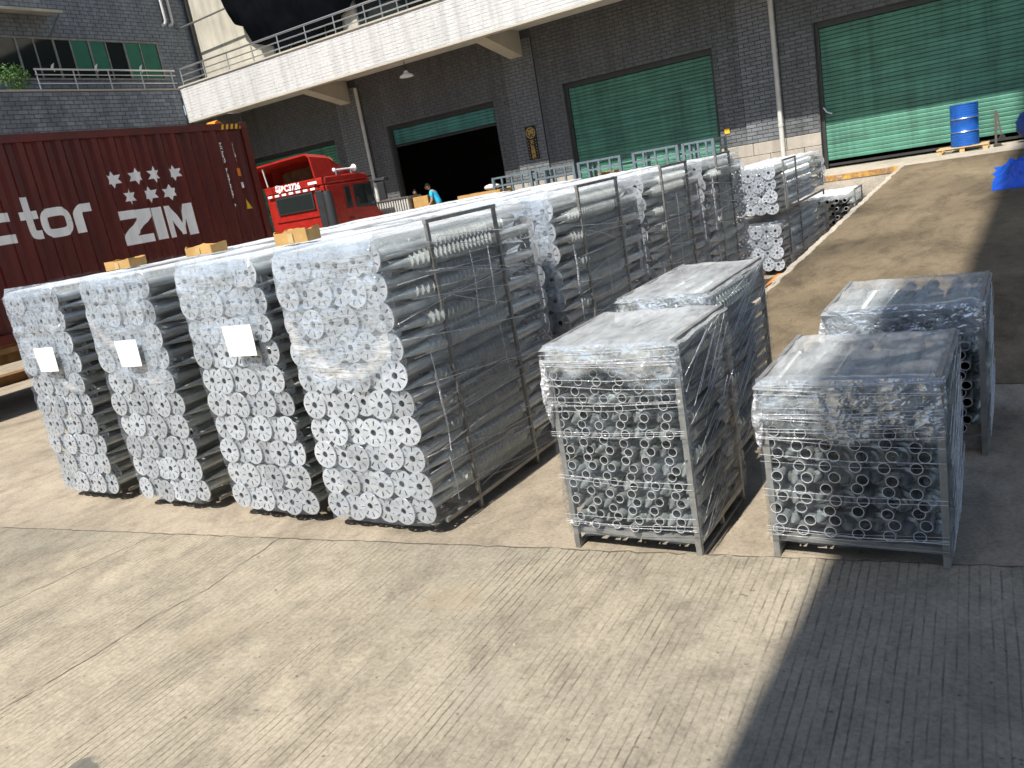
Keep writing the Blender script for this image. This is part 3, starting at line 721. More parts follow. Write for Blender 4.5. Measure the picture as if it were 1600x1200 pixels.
    def ft(u, v):
        x = -h + .004 + (W + .004) * u; y = -.012 + (L + .03) * v; e = min(u, 1 - u, v, 1 - v)
        ed = min(1, e / .05); return (x, y, top + .010 + (.006 * math.cos(x / px * 2 * math.pi) + wob(x + s0, y * .5, 9, .016, 2.4)) * ed - .055 * (1 - ed) ** 2)
    film_sheet(root, 'top_film', ft, 44, 44, M['film_top'], lambda u, v: .10 + .90 * min(1, min(u, 1 - u, v) / .10))
    if paper:
        (xa, xb, za, zb) = paper; b = MB(); y = -.066
        b.grid(lambda u, v: (xa + (xb - xa) * u - cx + .0 * v, y - .006 * math.sin(u * 3 + v * 2), za + (zb - za) * v), 6, 6)
        lab = b.build('paper_label', M['paper'], root, smooth=True)
    return root

C4 = [(-8.31, -7.38), (-7.0, -6.02), (-5.66, -4.70), (-4.55, -3.53)]
R4 = [(4.0, 5.98), (6.32, 8.30), (8.42, 10.30), (10.42, 12.05)]
cn = ['leftmost', 'second', 'third', 'rightmost']; rn = ['front', 'second', 'third', 'back']
PAPER = {0: (-7.89, -7.58, 1.345, 1.575), 1: (-6.57, -6.28, 1.36, 1.59), 2: (-5.14, -4.83, 1.405, 1.64)}
ROPE = {3: [([(-4.52, 1.60), (-4.42, 1.42), (-4.2, 1.24), (-3.95, 1.20), (-3.72, 1.30), (-3.6, 1.42)], .026), ([(-4.5, .55), (-4.1, .50), (-3.6, .33)], .006)],
        2: [([(-5.65, 1.5), (-5.3, 1.32), (-4.8, 1.3)], .008)], 1: [([(-6.9, 1.75), (-6.7, 1.55), (-6.45, 1.4), (-6.2, 1.2)], .012)], 0: [([(-8.2, 1.75), (-7.8, 1.71), (-7.4, 1.76)], .006), ([(-8.0, 1.5), (-7.7, 1.25), (-7.45, 1.15)], .009)]}
for j, (ya, yb) in enumerate(R4):
    for i, (xa, xb) in enumerate(C4):
        if j == 0:
            lab = ['tall wrapped flange pallet at far left, narrow white paper on its front', 'second tall wrapped flange pallet from the left, white paper on its front',
                   'third tall wrapped flange pallet from the left, largest white paper on its front', 'nearest tall wrapped pallet with bright film folds across its flanges and no paper'][i]
        else:
            lab = f'tall wrapped pallet in the {rn[j]} row of the big block, {cn[i]} of its row'
        big_pallet(xa, xb, ya, yb, lab, front=(j == 0 or (j == 1 and i == 3)), side=(j == 0 or i == 3), bars=(i == 3), veil=(1.15, 1.22, 1.55, 1.22)[i], seed=j * 4 + i + 1, paper=PAPER.get(i) if j == 0 else None, rope=ROPE.get(i) if j == 0 else None)
# two stacked low pallets and a racked one behind the block, against the ramp wall
big_pallet(-4.45, -3.45, 13.7, 17.3, 'lower of two stacked film wrapped pallets beside the ramp wall', top=.84, seed=31)
big_pallet(-4.5, -3.46, 13.66, 17.35, 'upper of two stacked film wrapped pallets beside the ramp wall', top=.84, seed=32, base=.93)
big_pallet(-4.2, -3.1, 17.9, 19.85, 'low wrapped pallet in the corner between ramp wall and loading dock', front=False, top=.80, seed=33, flanges=False)

def small_pallet(x0, x1, y0, y1, top, label, cols, pz, full=True, seed=0, me=None, milk=.35, rot=0, tight=True):
    rr = random.Random(seed); W = x1 - x0; L = y1 - y0; h = W / 2; cx = (x0 + x1) / 2
    root = thing('wrapped_rack', (cx, y0, 0), label, 'pallet', 'low film wrapped racks of short ground screws', rot)
    zb = .135; px = (W - .10) / (cols - .5); rows = int((top - zb - .07) / pz); me = me or SS; sc = (L - .04) / (.90 if me is SS else 1.0)
    for k in range(rows):
        z = zb + .045 + k * pz; vis = full or k >= rows - 4
        for i in range(cols):
            sx = (.016 if k % 2 else -.016)
            if vis or i == cols - 1:
                o = link('ground_screw', me, root, (-h + .05 + i * px + sx + rr.gauss(0, .005), .0 + rr.uniform(-.012, .03), z + rr.gauss(0, .004)), (rr.gauss(0, .01), rr.uniform(0, 6), rr.gauss(0, .012))); o.scale = (1, sc, 1)
            if (k % 2 == 0 or k >= rows - 3) and (vis or i == cols - 1):
                o = link('ground_screw', me, root, (-h + .05 + (i + .5) * px + rr.gauss(0, .006), L - rr.uniform(.0, .03), z + pz * .5 + rr.gauss(0, .005)), (rr.gauss(0, .012), rr.uniform(0, 6), math.pi + rr.gauss(0, .02))); o.scale = (1.25, sc * 1.03, 1.25)
    # frame
    b = MB(); t_ = .035
    for x in (-h, h - t_): b.box(x, x + t_, .0, L, zb - .045, zb - .005)
    for y in (.03, L - t_ - .03): b.box(-h + t_ + .001, h - t_ - .001, y, y + t_, zb - .044, zb - .006)
    b.build('rack_base', M['frame'], root)
    for x in (-h - .002, h - t_ + .002):
        for y in (.0, L - t_):
            b = MB(); b.box(x, x + t_, y + .001, y + t_ - .001, zb - .004, top); b.build('post', M['frame'], root)
            b = MB(); b.box(x, x + t_, y + .001, y + t_ - .001, 0, zb - .046); b.build('leg', M['frame'], root)
        b = MB(); b.box(x + .004, x + t_ - .004, t_ + .001, L - t_ - .001, 0.002, .028); b.build('runner', M['frame'], root)
        b = MB(); b.box(x + .004, x + t_ - .004, .001, L - .001, top + .001, top + .022); b.build('top_bar', M['frame'], root)
        b = MB(); b.box(x + .006, x + t_ - .006, L / 2 - .012, L / 2 + .012, .029, zb - .046); b.build('strut', M['frame'], root)
    s0 = seed * 7.3
    def ff(u, v):
        x = -h - .014 + (W + .028) * u; z = zb - .02 + (top - zb + .03) * v; e = min(u, 1 - u)
        return (x, -.03 - wob(x + s0, 0, z, .018, 6) + .045 * max(0, .06 - e) / .06, z)
    if full: film_sheet(root, 'stretch_film', ff, 36, 44, M['film_front'], lambda u, v: .16 + .22 * max(0, mnoise.noise(Vector((u * 3 + s0, v * 5, 0)))))
    def fm(u, v):
        zl = top - milk * (1 + .25 * math.sin(4 * u + seed)) * (top - zb); x = -h - .012 + (W + .024) * u; z = zl + (top + .022 - zl) * v; e = min(u, 1 - u)
        rg = abs(mnoise.noise(Vector((x * 9 + z * 5 + s0, z * 6 - x * 3, 2)))) * .03; return (x, -.034 - wob(x + s0, 2, z, .012, 5) - rg * .6 * (1 - v * .7) + .05 * max(0, .05 - e) / .05, z)
    film_sheet(root, 'film_overlap', fm, 70, 44, M['film_milky'], lambda u, v: max(0, min(1, v * 2.6 - .35 + .9 * mnoise.noise(Vector((u * 5 + s0, v * 2.5, 1))))))
    def fs(u, v):
        y = -.02 + (L + .04) * u; z = zb - .03 + (top - zb + .04) * v
        return (h + .016 - wob(s0, y * .6, z, .014, 5) - .01 * math.sin(math.pi * u), y, z)
    film_sheet(root, 'stretch_film', fs, 30, 40, M['film_side'])
    film_sheet(root, 'stretch_film', lambda u, v: (-fs(u, v)[0], fs(u, v)[1], fs(u, v)[2]), 16, 20, M['film_side'])
    def ft(u, v):
        x = -h - .014 + (W + .03) * u; y = -.04 + (L + .07) * v; e = min(u, 1 - u, v, 1 - v)
        return (x, y, top + .026 + wob(x + s0, y, 5, .014, 4) - .02 * math.sin(math.pi * u) * math.sin(math.pi * v) - .035 * max(0, .05 - e) / .05)
    film_sheet(root, 'top_film', ft, 30, 30, M['film_rack_top'])
    def pf(r):
        z = r.choice([.18, .42, .66, .82, .93, 1.05]) * top * .9 + r.gauss(0, .025); dz = r.uniform(-.04, .04)
        return [(-h - .015, -.04, z), (0, -.046, z + dz * .5 - .012), (h + .005, -.04, z + dz)]
    if full: strands(root, pf, 26, M['film_rope'], (.0008, .0022), seed)
    def ps(r):
        z = r.uniform(zb + .1, top); a = r.uniform(0, .5)
        return [(h + .021, a * L, z - r.uniform(.1, .5) * .8), (h + .02, min(1, a + .5) * L, z)]
    strands(root, lambda r: [(p[0], p[1], max(zb, p[2])) for p in ps(r)], 46, M['film_rope'], (.0008, .0024), seed + 9)
    # crumpled film lump at the front left corner
    b = MB(); b.grid(lambda u, v: (-h - .012 + .034 * math.cos(u * 6.28) * math.sin(3.14 * v), .0 + .05 * math.sin(u * 6.28) * math.sin(3.14 * v) + wob(u * 3, v * 4, s0, .03, 2), top * .62 + (top * .36) * v), 14, 16)
    tag(layers(b.build('film_fold', M['film_rope'], root, smooth=True)), kind='stuff')
    return root
small_pallet(-2.49, -1.65, 4.10, 4.98, 1.32, 'low wrapped rack of open pipe ends, beside the tall pallets, nearest left one', 6, .0545, True, 41, milk=.24)
small_pallet(-2.54, -1.86, 5.32, 6.70, 1.345, 'low wrapped rack directly behind the nearest left low rack', 5, .0545, False, 42, milk=.3)
small_pallet(-1.27, -.375, 4.24, 5.2, 1.045, 'low wrapped rack of open pipe ends at front right, half in shadow', 6, .064, True, 43, SM, milk=.36, tight=False)
small_pallet(-1.25, -.27, 5.9, 6.95, 1.04, 'low wrapped rack at far right, behind the half shaded one', 6, .064, False, 44, SM, milk=.4, tight=False)

# ------------------------------------------------------------------ container trailer
CX, CY0, CY1, CZB, CZT = -14.0, -1.15, 12.63, 1.14, 4.40
PIT = .330
def corr(y):
    u = ((y - CY0) / PIT) % 1.0; d = -.058
    if u < .30: return 0.0
    if u < .50: return d * (u - .30) / .20
    if u < .80: return d
    return d * (1 - (u - .80) / .20)
brk = []
y = CY0
while y < CY1 + PIT: brk += [y, y + .30 * PIT, y + .50 * PIT, y + .80 * PIT]; y += PIT
tr = thing('container_trailer', (CX - 1.38, 6, 0), 'dark red shipping container on a trailer, white lettering and stars on its ribbed side', 'container')
TO = Vector((1.38 - CX, -6, 0))
Wd = 2.76
ys = [q for q in brk if CY0 + .16 < q < CY1 - .16]; ys = [CY0 + .16] + ys + [CY1 - .16]
t = MB(); k = len(ys)
t.add([(CX - .03 + corr(q), q, z) for z in (CZB + .15, CZT - .13) for q in ys], [(i, i + 1, k + i + 1, k + i) for i in range(k - 1)])
t.add([(CX - Wd + .03 - corr(q), q, z) for z in (CZB + .15, CZT - .13) for q in ys], [(i, i + 1, k + i + 1, k + i) for i in range(k - 1)])
t.build('side_panel', M['red'], tr, TO)
t = MB(); t.box(CX - Wd + .06, CX - .075, CY0 + .1, CY1 - .1, CZT - .06, CZT - .03); t.box(CX - Wd + .06, CX - .075, CY0 + .1, CY1 - .1, CZB + .05, CZB + .1)
t.box(CX - Wd + .1, CX - .1, CY0 + .03, CY0 + .06, CZB + .1, CZT - .06); t.box(CX - Wd + .1, CX - .1, CY1 - .08, CY1 - .04, CZB + .1, CZT - .06)
t.build('body', M['red'], tr, TO)
t = MB()
for x in (CX - .075, CX - Wd):
    t.box(x, x + .075, CY0 + .18, CY1 - .18, CZT - .13, CZT); t.box(x, x + .075, CY0 + .18, CY1 - .18, CZB, CZB + .15)
t.build('side_rail', M['red'], tr, TO)
for x in (CX - .165, CX - Wd - .005):
    for yy in (CY0, CY1 - .16):
        t = MB(); t.box(x, x + .17, yy, yy + .16, CZB + .14, CZT - .13); t.build('corner_post', M['red'], tr, TO)
        for zz in (CZB - .005, CZT - .125):
            t = MB(); t.box(x - .003, x + .173, yy - .01, yy + .17, zz, zz + .135); bevel(t.build('corner_casting', M['red'], tr, TO), .012)
# lettering pressed onto the corrugation
def on_corr(polys, name, mat, par):
    bm = bmesh.new()
    for poly in polys:
        vs = [bm.verts.new((0, a, z)) for a, z in poly]; bm.faces.new(vs)
    bmesh.ops.triangulate(bm, faces=bm.faces)
    lo = min(v.co.y for v in bm.verts); hi = max(v.co.y for v in bm.verts)
    for q in brk:
        if lo < q < hi: bmesh.ops.bisect_plane(bm, geom=bm.verts[:] + bm.edges[:] + bm.faces[:], plane_co=(0, q, 0), plane_no=(0, 1, 0))
    for v in bm.verts: v.co.x = CX - .03 + corr(v.co.y) + .004
    bmesh.ops.recalc_face_normals(bm, faces=bm.faces)
    me = bpy.data.meshes.new(name); bm.to_mesh(me); bm.free(); me.materials.append(mat)
    return link(name, me, par, TO)
def strip(pts, w):      # stroke a centre line into quads
    out = []
    for i, p in enumerate(pts):
        a = Vector(pts[max(i - 1, 0)]); c = Vector(pts[min(i + 1, len(pts) - 1)]); d = (c - a).normalized(); nn = Vector((-d.y, d.x)) * w / 2; p = Vector(p)
        out.append((p + nn, p - nn))
    return [[tuple(A[0]), tuple(A[1]), tuple(B[1]), tuple(B[0])] for A, B in zip(out, out[1:])]
def arc(cx, cz, rx, rz, a0, a1, n=24, e=.62):
    P = []
    for i in range(n + 1):
        t = R_(a0 + (a1 - a0) * i / n); c, s = math.cos(t), math.sin(t)
        P.append((cx + rx * math.copysign(abs(c) ** e, c), cz + rz * math.copysign(abs(s) ** e, s)))
    return P
zb = 2.335
Z = [[(9.19, 2.80), (9.20, 2.96), (9.86, 2.945), (9.86, 2.80)], [(9.56, 2.80), (9.86, 2.80), (9.46, 2.48), (9.18, 2.48)], [(9.18, 2.48), (9.18, 2.33), (9.79, 2.33), (9.79, 2.48)]]
I = [[(9.90, 2.335), (10.09, 2.335), (10.09, 2.94), (9.90, 2.94)]]
Mm = [[(10.15, 2.33), (10.31, 2.33), (10.31, 2.94), (10.15, 2.94)], [(10.62, 2.325), (10.79, 2.325), (10.79, 2.935), (10.62, 2.935)],
      [(10.31, 2.94), (10.31, 2.66), (10.42, 2.36), (10.47, 2.58)], [(10.62, 2.935), (10.47, 2.58), (10.52, 2.36), (10.62, 2.66)], [(10.47, 2.58), (10.42, 2.36), (10.52, 2.36)]]
for nm, pl in (('letter', Z), ('letter', I), ('letter', Mm)): on_corr(pl, nm, M['white'], tr)
def star(cy, cz, r):
    P = []
    for i in range(12): a = R_(90 + 30 * i); q = r if i % 2 == 0 else r * .55; P.append((cy + q * math.cos(a) * 1.0, cz + q * math.sin(a)))
    return [[(cy, cz), P[i], P[(i + 1) % 12]] for i in range(12)]
for (a, c) in ((9.302, 3.527), (9.768, 3.541), (10.154, 3.541), (10.62, 3.534), (9.534, 3.19), (9.97, 3.189), (10.394, 3.179)): on_corr(star(a, c, .155), 'star', M['white'], tr)
zb = 2.69; zt = 3.19; w = .145
on_corr(strip(arc(8.045, (zb + zt) / 2 - .01, .215, .178, 0, 360, 32), w), 'letter', M['white'], tr)                                       # o
on_corr(strip([(7.60, 3.40), (7.60, 2.92)] + arc(7.70, 2.87, .10, .105, 180, 270, 8, 1)[1:] + [(7.745, 2.765)], w) + [[(7.44, 3.03), (7.526, 3.03), (7.526, 3.165), (7.44, 3.165)], [(7.674, 3.03), (7.745, 3.03), (7.745, 3.165), (7.674, 3.165)]], 'letter', M['white'], tr)   # t
on_corr(strip([(8.44, 2.69), (8.44, 2.98)] + arc(8.55, 2.99, .11, .12, 180, 90, 8, 1)[1:] + [(8.72, 3.11)], w), 'letter', M['white'], tr)   # r
on_corr(strip([(7.32, 2.765), (7.1, 2.765)] + arc(7.06, (zb + zt) / 2, .2, .178, 270, 90, 16)[1:] + [(7.1, 3.118), (7.30, 3.118)], w), 'letter', M['white'], tr)   # c
def vtext(body, yc, ztop, size, step, mat):
    z = ztop
    for ch in body:
        if ch != ' ':
            me = text_mesh(ch, size, mat, .006, 'CENTER'); me = xform(me, lambda c: Vector((CX - .03 + .008, yc + c.x, z - size * .7 + c.y)))
            xform(me, lambda c: Vector((CX - .03 + corr(c.y) + .006, c.y, c.z))); link('letter', me, tr, TO)
        z -= step
vtext('ZCSU 747267 3', 11.89, 4.03, .12, .104, M['white']); vtext('45G1', 12.19, 4.02, .12, .105, M['white'])
def decal(a0, a1, z0, z1, mat, poly=None): on_corr([poly or [(a0, z0), (a1, z0), (a1, z1), (a0, z1)]], 'decal', mat, tr)
decal(12.12, 12.25, 3.33, 3.49, M['orange']); decal(12.14, 12.25, 3.08, 3.2, M['white']); decal(0, 0, 0, 0, M['yellow'], [(12.12, 2.64), (12.33, 2.64), (12.21, 2.86)])
for i in range(5):
    t = MB(); yy = 11.95 + i * .12; t.add([(CX + .003, yy, CZT - .12), (CX + .003, yy + .06, CZT - .12), (CX + .003, yy + .10, CZT - .02), (CX + .003, yy + .04, CZT - .02)], [(0, 1, 2, 3)]); t.build('stripe', M['yellow'], tr, TO)
t = MB(); t.prism([(11.98, CZT + .002), (12.2, CZT + .002), (12.17, CZT + .06), (12.08, CZT + .1), (12.01, CZT + .06)], CX - .5, CX - .2, 'yz'); t.build('strap_pad', M['orange'], tr, TO)
# chassis
t = MB()
for x in (CX - .95, CX - Wd + .75): t.box(x, x + .18, CY0 + .2, CY1 - .3, CZB - .38, CZB - .05)
for yy in [CY0 + .3 + 1.3 * i for i in range(11)]: t.box(CX - Wd + .1, CX - .1, yy, yy + .12, CZB - .049, CZB - .006)
t.build('chassis', M['rust'], tr, TO)
t = MB(); t.box(CX - .15, CX - .05, CY0 + 4.2, CY1 - 1.2, CZB - .14, CZB - .0495); t.build('side_guard', M['rust'], tr, TO)
for yy in (.4, 1.8, 3.2):
    for x in (CX - .35, CX - Wd + .35):
        t = MB(); t.lathe([(.25, -.15), (.44, -.16), (.52, -.12), (.53, 0), (.52, .12), (.44, .16), (.25, .15), (.22, .05), (.001, .06)], 24)
        me = t.mesh('wheel', M['rubber'], True, 40); o = link('wheel', me, tr, Vector((x, yy, .531)) + TO, (0, math.pi / 2, 0))
for x in (CX - .5, CX - Wd + .5): t = MB(); t.box(x - .07, x + .07, 9.4, 9.55, 0.02, CZB - .39); t.box(x - .15, x + .15, 9.3, 9.65, 0, .02); t.build('landing_leg', M['rust'], tr, TO)
# rusty rail lying on the ground beyond the trailer
t = MB(); t.box(-18.2, -17.95, 2, 10.6, 0, .16); t.box(-18.28, -17.87, 2, 10.6, .161, .2); tag(t.build('steel_beam', M['rust']), 'rusty steel beam lying on the ground behind the container trailer', 'beam')

# ------------------------------------------------------------------ red truck tractor
tk = thing('truck_tractor', (-17.95, 17.4, 0), 'bright red truck cab with an open roof fairing, parked beyond the container', 'truck')
tk.scale = (1.05, 1.05, 1.03)
H = 1.18
t = MB(); z0, z1 = .95, 2.92
t.prism([(0, z0), (2.05, z0), (2.12, 1.9), (1.95, 2.0), (1.80, z1), (0, z1)], -H, H, 'yz')
cab = bevel(t.build('cab', M['cabred'], tk), .05, 3)
t = MB(); t.prism([(-.01, z1 + .005), (1.82, z1 + .005), (1.70, z1 + .17), (1.2, z1 + .22), (.02, z1 + .22)], -H + .01, H - .01, 'yz'); bevel(t.build('roof', M['cabred'], tk), .05, 3)
t = MB(); t.box(-.80, .66, -.045, -.02, 2.32, 2.80); bw = t.build('rear_window', M['cabdark'], tk); bevel(bw, .02, 2)
t = MB(); t.box(-.74, .60, -.052, -.046, 2.37, 2.75); t.build('pane', M['glass'], bw)
t = MB(); t.box(-.95, .80, -.03, -.0005, 2.12, 2.20); t.build('pressing', M['cabred'], tk)
for i in range(7):
    t = MB(); t.box(-1.03 + i * .28, -.86 + i * .28, -.066, -.0625, 2.84, 2.90); t.build('reflector', M['white'], tk)
me = text_mesh('粤BC3726', .23, M['white'], .01, 'CENTER'); me = xform(me, lambda c: Vector((c.x - .18, -.075, c.y + z1 + .03)))
link('lettering', me, tk)
t = MB(); t.box(-1.1, .85, -.07, -.015, z1 + .006, z1 + .215); bevel(t.build('rear_header', M['cabred'], tk), .02)
t = MB(); t.box(.62, .95, -.08, -.0755, z1 + .07, z1 + .14); t.build('decal', M['white'], tk)
t = MB()
for (a, c_, z_a, z_b) in ((.60, .612, 1.2, 2.88), (1.92, 1.93, 1.3, 2.2)): t.box(H + .0005, H + .003, a, c_, z_a, z_b)
t.box(H + .0005, H + .003, .613, 1.919, 2.055, 2.065); t.build('door_seam', M['cabdark'], tk)
t = MB(); t.box(H + .002, H + .03, .68, .84, 1.9, 1.95); bevel(t.build('door_handle', M['cabdark'], tk), .008)
t = MB(); t.box(-1.05, .92, -.062, -.0555, 2.835, 2.905); t.build('reflective_band', M['cabred'], tk)
# side glazing, ribs, mirror
t = MB(); t.prism([(1.02, 2.18), (1.86, 2.12), (1.80, 2.82), (1.02, 2.82)], H + .004, H + .012, 'yz'); sw = t.build('side_window', M['cabdark'], tk)
t = MB(); t.prism([(1.07, 2.24), (1.80, 2.19), (1.75, 2.77), (1.07, 2.77)], H + .013, H + .017, 'yz'); t.build('pane', M['glass'], sw)
t = MB(); t.prism([(.66, 2.2), (.90, 2.2), (.90, 2.82), (.66, 2.82)], H + .004, H + .012, 'yz'); sw = t.build('side_window', M['cabdark'], tk)
t = MB(); t.prism([(.70, 2.25), (.86, 2.25), (.86, 2.77), (.70, 2.77)], H + .013, H + .017, 'yz'); t.build('pane', M['glass'], sw)
for i in range(6): t = MB(); t.box(H + .001, H + .018, .12, .56, 1.95 + i * .15, 2.0 + i * .15); t.build('rib', M['cabred'], tk)
t = MB(); t.tube([(H + .12, -.14, 1.2), (H + .12, -.14, 2.55), (H + .08, -.12, 2.72)], .13, 10); t.build('air_intake', M['cabdark'], tk, smooth=True)
t = MB(); t.box(.86, 1.12, -.16, -.06, 1.2, 2.80); bevel(t.build('corner_trim', M['cabdark'], tk), .03)
t = MB(); t.box(H + .28, H + .52, 1.72, 1.82, 2.25, 2.75); t.bar((H + .02, 1.78, 2.84), (H + .5, 1.80, 2.80), .04); bevel(t.build('mirror', M['cabdark'], tk), .02)
t = MB(); t.box(H + .1, H + .5, 1.82, 2.05, 2.76, 2.88); bevel(t.build('mirror', M['cabdark'], tk), .03)
t = MB(); t.box(-H + .1, H - .1, 1.72, 2.05, z1 + .04, z1 + .10); bevel(t.build('sun_visor', M['cabdark'], tk), .02)
# roof fairing: hollow shell, open to the rear
t = MB(); zr = z1 + .225
out = [(-1.28, zr), (-1.24, zr + .50), (-1.05, zr + .60), (0, zr + .64), (.95, zr + .66), (1.08, zr + .56), (1.14, zr)]
frn = [(-.85, zr), (-.8, zr + .04), (-.7, zr + .07), (0, zr + .09), (.7, zr + .07), (.8, zr + .04), (.85, zr)]
kk = len(out); vs = [(x, -.28, z) for x, z in out] + [(x, .45, z - .10 if 0 < i < kk - 1 else z) for i, (x, z) in enumerate(out)] + [(x, 1.45, z) for x, z in frn]
t.add(vs, [(r * kk + i, r * kk + i + 1, (r + 1) * kk + i + 1, (r + 1) * kk + i) for r in range(2) for i in range(kk - 1)])
fo = t.build('roof_fairing', M['cabred'], tk); sm = fo.modifiers.new('solid', 'SOLIDIFY'); sm.thickness = .05; sm.offset = -1
t = MB(); t.add([(x * .9, -.1 + .8, zr + .0 + (z - zr) * .8) for x, z in out], [tuple(range(kk))]); t.build('fairing_lining', M['rust'], fo)
t = MB(); t.bar((-.78, -.2, zr), (-.82, -.22, zr + .52), .03); t.build('fairing_stay', M['pipe'], fo)
t = MB()
for x in (1.0, 1.02): pass
t.tube([(1.12, .55, zr + .13), (1.12, 1.25, zr + .13)], .022, 8); hn = t.build('air_horn', M['white'], tk, smooth=True)
t = MB(); t.lathe([(.001, -.02), (.09, -.02), (.10, .0), (.04, .08), (.02, .16), (.001, .17)], 16); me = t.mesh('horn_bell', M['white'], True, 50); link('horn_bell', me, hn, (1.12, 1.3, zr + .13), (math.pi / 2, 0, 0))
t = MB(); t.lathe([(.001, -.06), (.05, -.04), (.06, 0), (.05, .04), (.001, .06)], 14); me = t.mesh('horn_motor', M['white'], True, 50); link('horn_motor', me, hn, (1.12, .5, zr + .13))
for yy in (.55, 1.15): t = MB(); t.tube([(1.12, yy, zr - .1), (1.12, yy, zr + .12)], .02, 6); t.build('horn_stand', M['white'], hn, smooth=True)
# running gear
t = MB()
for x in (-.5, .38): t.box(x, x + .12, -4.2, 1.9, .75, .945)
t.build('chassis', M['rust'], tk)
t = MB(); t.lathe([(.25, -.15), (.44, -.16), (.52, -.12), (.53, 0), (.52, .12), (.44, .16), (.25, .15), (.22, .05), (.001, .06)], 24); wme = t.mesh('wheel', M['rubber'], True, 40)
for yy in (.95, -2.2, -3.5):
    for x in (-.95, .95): link('wheel', wme, tk, (x, yy, .531), (0, math.pi / 2, 0))

# ------------------------------------------------------------------ empty steel racks on the dock
def empty_rack(x0, x1, y0, y1, hgt, label):
    root = thing('empty_rack', ((x0 + x1) / 2, y0, DK + .0), label, 'rack', 'empty grey steel racks on the loading dock')
    h = (x1 - x0) / 2; L = y1 - y0; t_ = .075
    for x in (-h, h - t_):
        for y in (0, L - t_): b = MB(); b.box(x, x + t_, y, y + t_, 0.001, hgt); b.build('post', M['rack'], root)
        for z in (hgt + .001, hgt - .22, .12): b = MB(); b.box(x + .004, x + t_ - .004, (0 if z > hgt else t_) + .001, L - (0 if z > hgt else t_) - .001, z, z + .05); b.build('side_rail', M['rack'], root)
    for y in (0, L - t_):
        for z in (hgt + .002, hgt - .222, .122): b = MB(); b.box(-h + t_ + .001, h - t_ - .001, y + .004, y + t_ - .004, z, z + .05); b.build('cross_rail', M['rack'], root)
    for k in (-1, 0, 1):
        b = MB(); b.box(k * h * .5 - .025, k * h * .5 + .025, .006, .05, hgt - .171, hgt); b.build('stub', M['rack'], root)
        b = MB(); b.box(k * h * .5 - .025, k * h * .5 + .025, .006, .05, .173, hgt - .223); b.build('bar', M['rack'], root)
    return root
RK = [(-13.05, -11.72), (-11.62, -10.36), (-10.28, -9.0), (-8.68, -7.42), (-7.34, -6.50)]
RL = ['leftmost empty steel rack on the dock, beside the carton', 'second empty steel rack from the left on the dock', 'middle empty steel rack on the dock, at the left end of the closed shutter',
      'fourth empty steel rack from the left, in front of the closed shutter', 'rightmost and narrowest empty steel rack on the dock']
for (a, c), lb in zip(RK, RL): empty_rack(a, c, 20.25, 21.3, 1.24, lb)

# ------------------------------------------------------------------ cartons on top of the tall pallets
def carton(loc, sx, sy, sz, rot, label, cat='box', grp=None, mat='cardboard'):
    """open topped carton with uneven cut edges and one flap folded in"""
    rr = random.Random(int(abs(loc[0]) * 100)); t = MB(); n_ = 8; ring = []
    for (ax, ay, bx, by) in ((-1, -1, 1, -1), (1, -1, 1, 1), (1, 1, -1, 1), (-1, 1, -1, -1)):
        for k in range(n_): u = k / n_; ring.append(((ax + (bx - ax) * u) * sx / 2, (ay + (by - ay) * u) * sy / 2))
    m_ = len(ring); tops = [sz * (1 + .10 * math.sin(i * .7 + loc[0] * 3) + rr.uniform(-.05, .05)) if sz < .3 else sz for i in range(m_)]
    cx_ = [(1 + .03 * math.sin(i * 1.3)) for i in range(m_)]
    vs_ = [(x, y, 0) for x, y in ring] + [(x * c, y * c, z) for (x, y), c, z in zip(ring, cx_, tops)] + [(x * .97, y * .97, z - .002) for (x, y), z in zip(ring, tops)] + [(x * .97, y * .97, sz * .75) for x, y in ring]
    t.add(vs_, [(r * m_ + i, r * m_ + (i + 1) % m_, (r + 1) * m_ + (i + 1) % m_, (r + 1) * m_ + i) for r in range(3) for i in range(m_)] + [tuple(range(m_))[::-1], tuple(range(3 * m_, 4 * m_))])
    root = t.build('carton', M[mat], None, loc, smooth=True, angle=35); root.rotation_euler = (0, 0, rot); tag(root, label, cat, grp)
    t = MB(); t.box(-.024, .024, -sy / 2 - .004 - sx * .0, -sy / 2 - .0025, .004, sz * .8); t.v = [(x, y * 1.035, z) for x, y, z in t.v]; t.build('tape', M['tape'], root)
    return root
M['tape'] = simple('packing_tape', (.50, .36, .17), .3, 0, .1, 8, 0)
G = 'small brown cartons on the pallet tops'
carton((-7.78, 5.02, 2.13), .31, .24, .085, .25, 'brown carton on the leftmost tall pallet', 'box', G)
carton((-6.95, 5.38, 2.13), .32, .24, .09, .2, 'brown carton on the second tall pallet, the middle of three cartons', 'box', G)
carton((-5.02, 4.78, 2.13), .29, .23, .105, .3, 'brown carton nearest the red cab, rightmost of three', 'box', G)
# on the dock
carton((-13.55, 20.55, DK), 1.5, .7, .95, .02, 'large yellow brown carton on the dock left of the racks', 'box')
carton((-10.1, 21.75, DK), .5, .4, .92, .1, 'small carton seen between the middle racks on the dock', 'box')
carton((-15.9, 20.72, DK), .55, .5, 1.14, .05, 'tall brown carton between the ribbed bin and the man in blue', 'box')

# ribbed grey bin
root = thing('ribbed_bin', (-16.85, 20.6, DK), 'grey ribbed metal bin on the dock beside the truck cab', 'bin')
t = MB(); t.box(-.62, .62, -.3, .3, .02, 1.16); t.build('bin_body', M['frame'], root)
for i in range(13):
    x = -.6 + i * .1; t = MB(); t.box(x - .025, x + .025, -.34, -.301, .04, 1.15); t.build('rib', M['pipe'], root)
t = MB(); t.box(-.66, .66, -.36, .34, 1.161, 1.21); bevel(t.build('rim', M['steel'], root), .01)
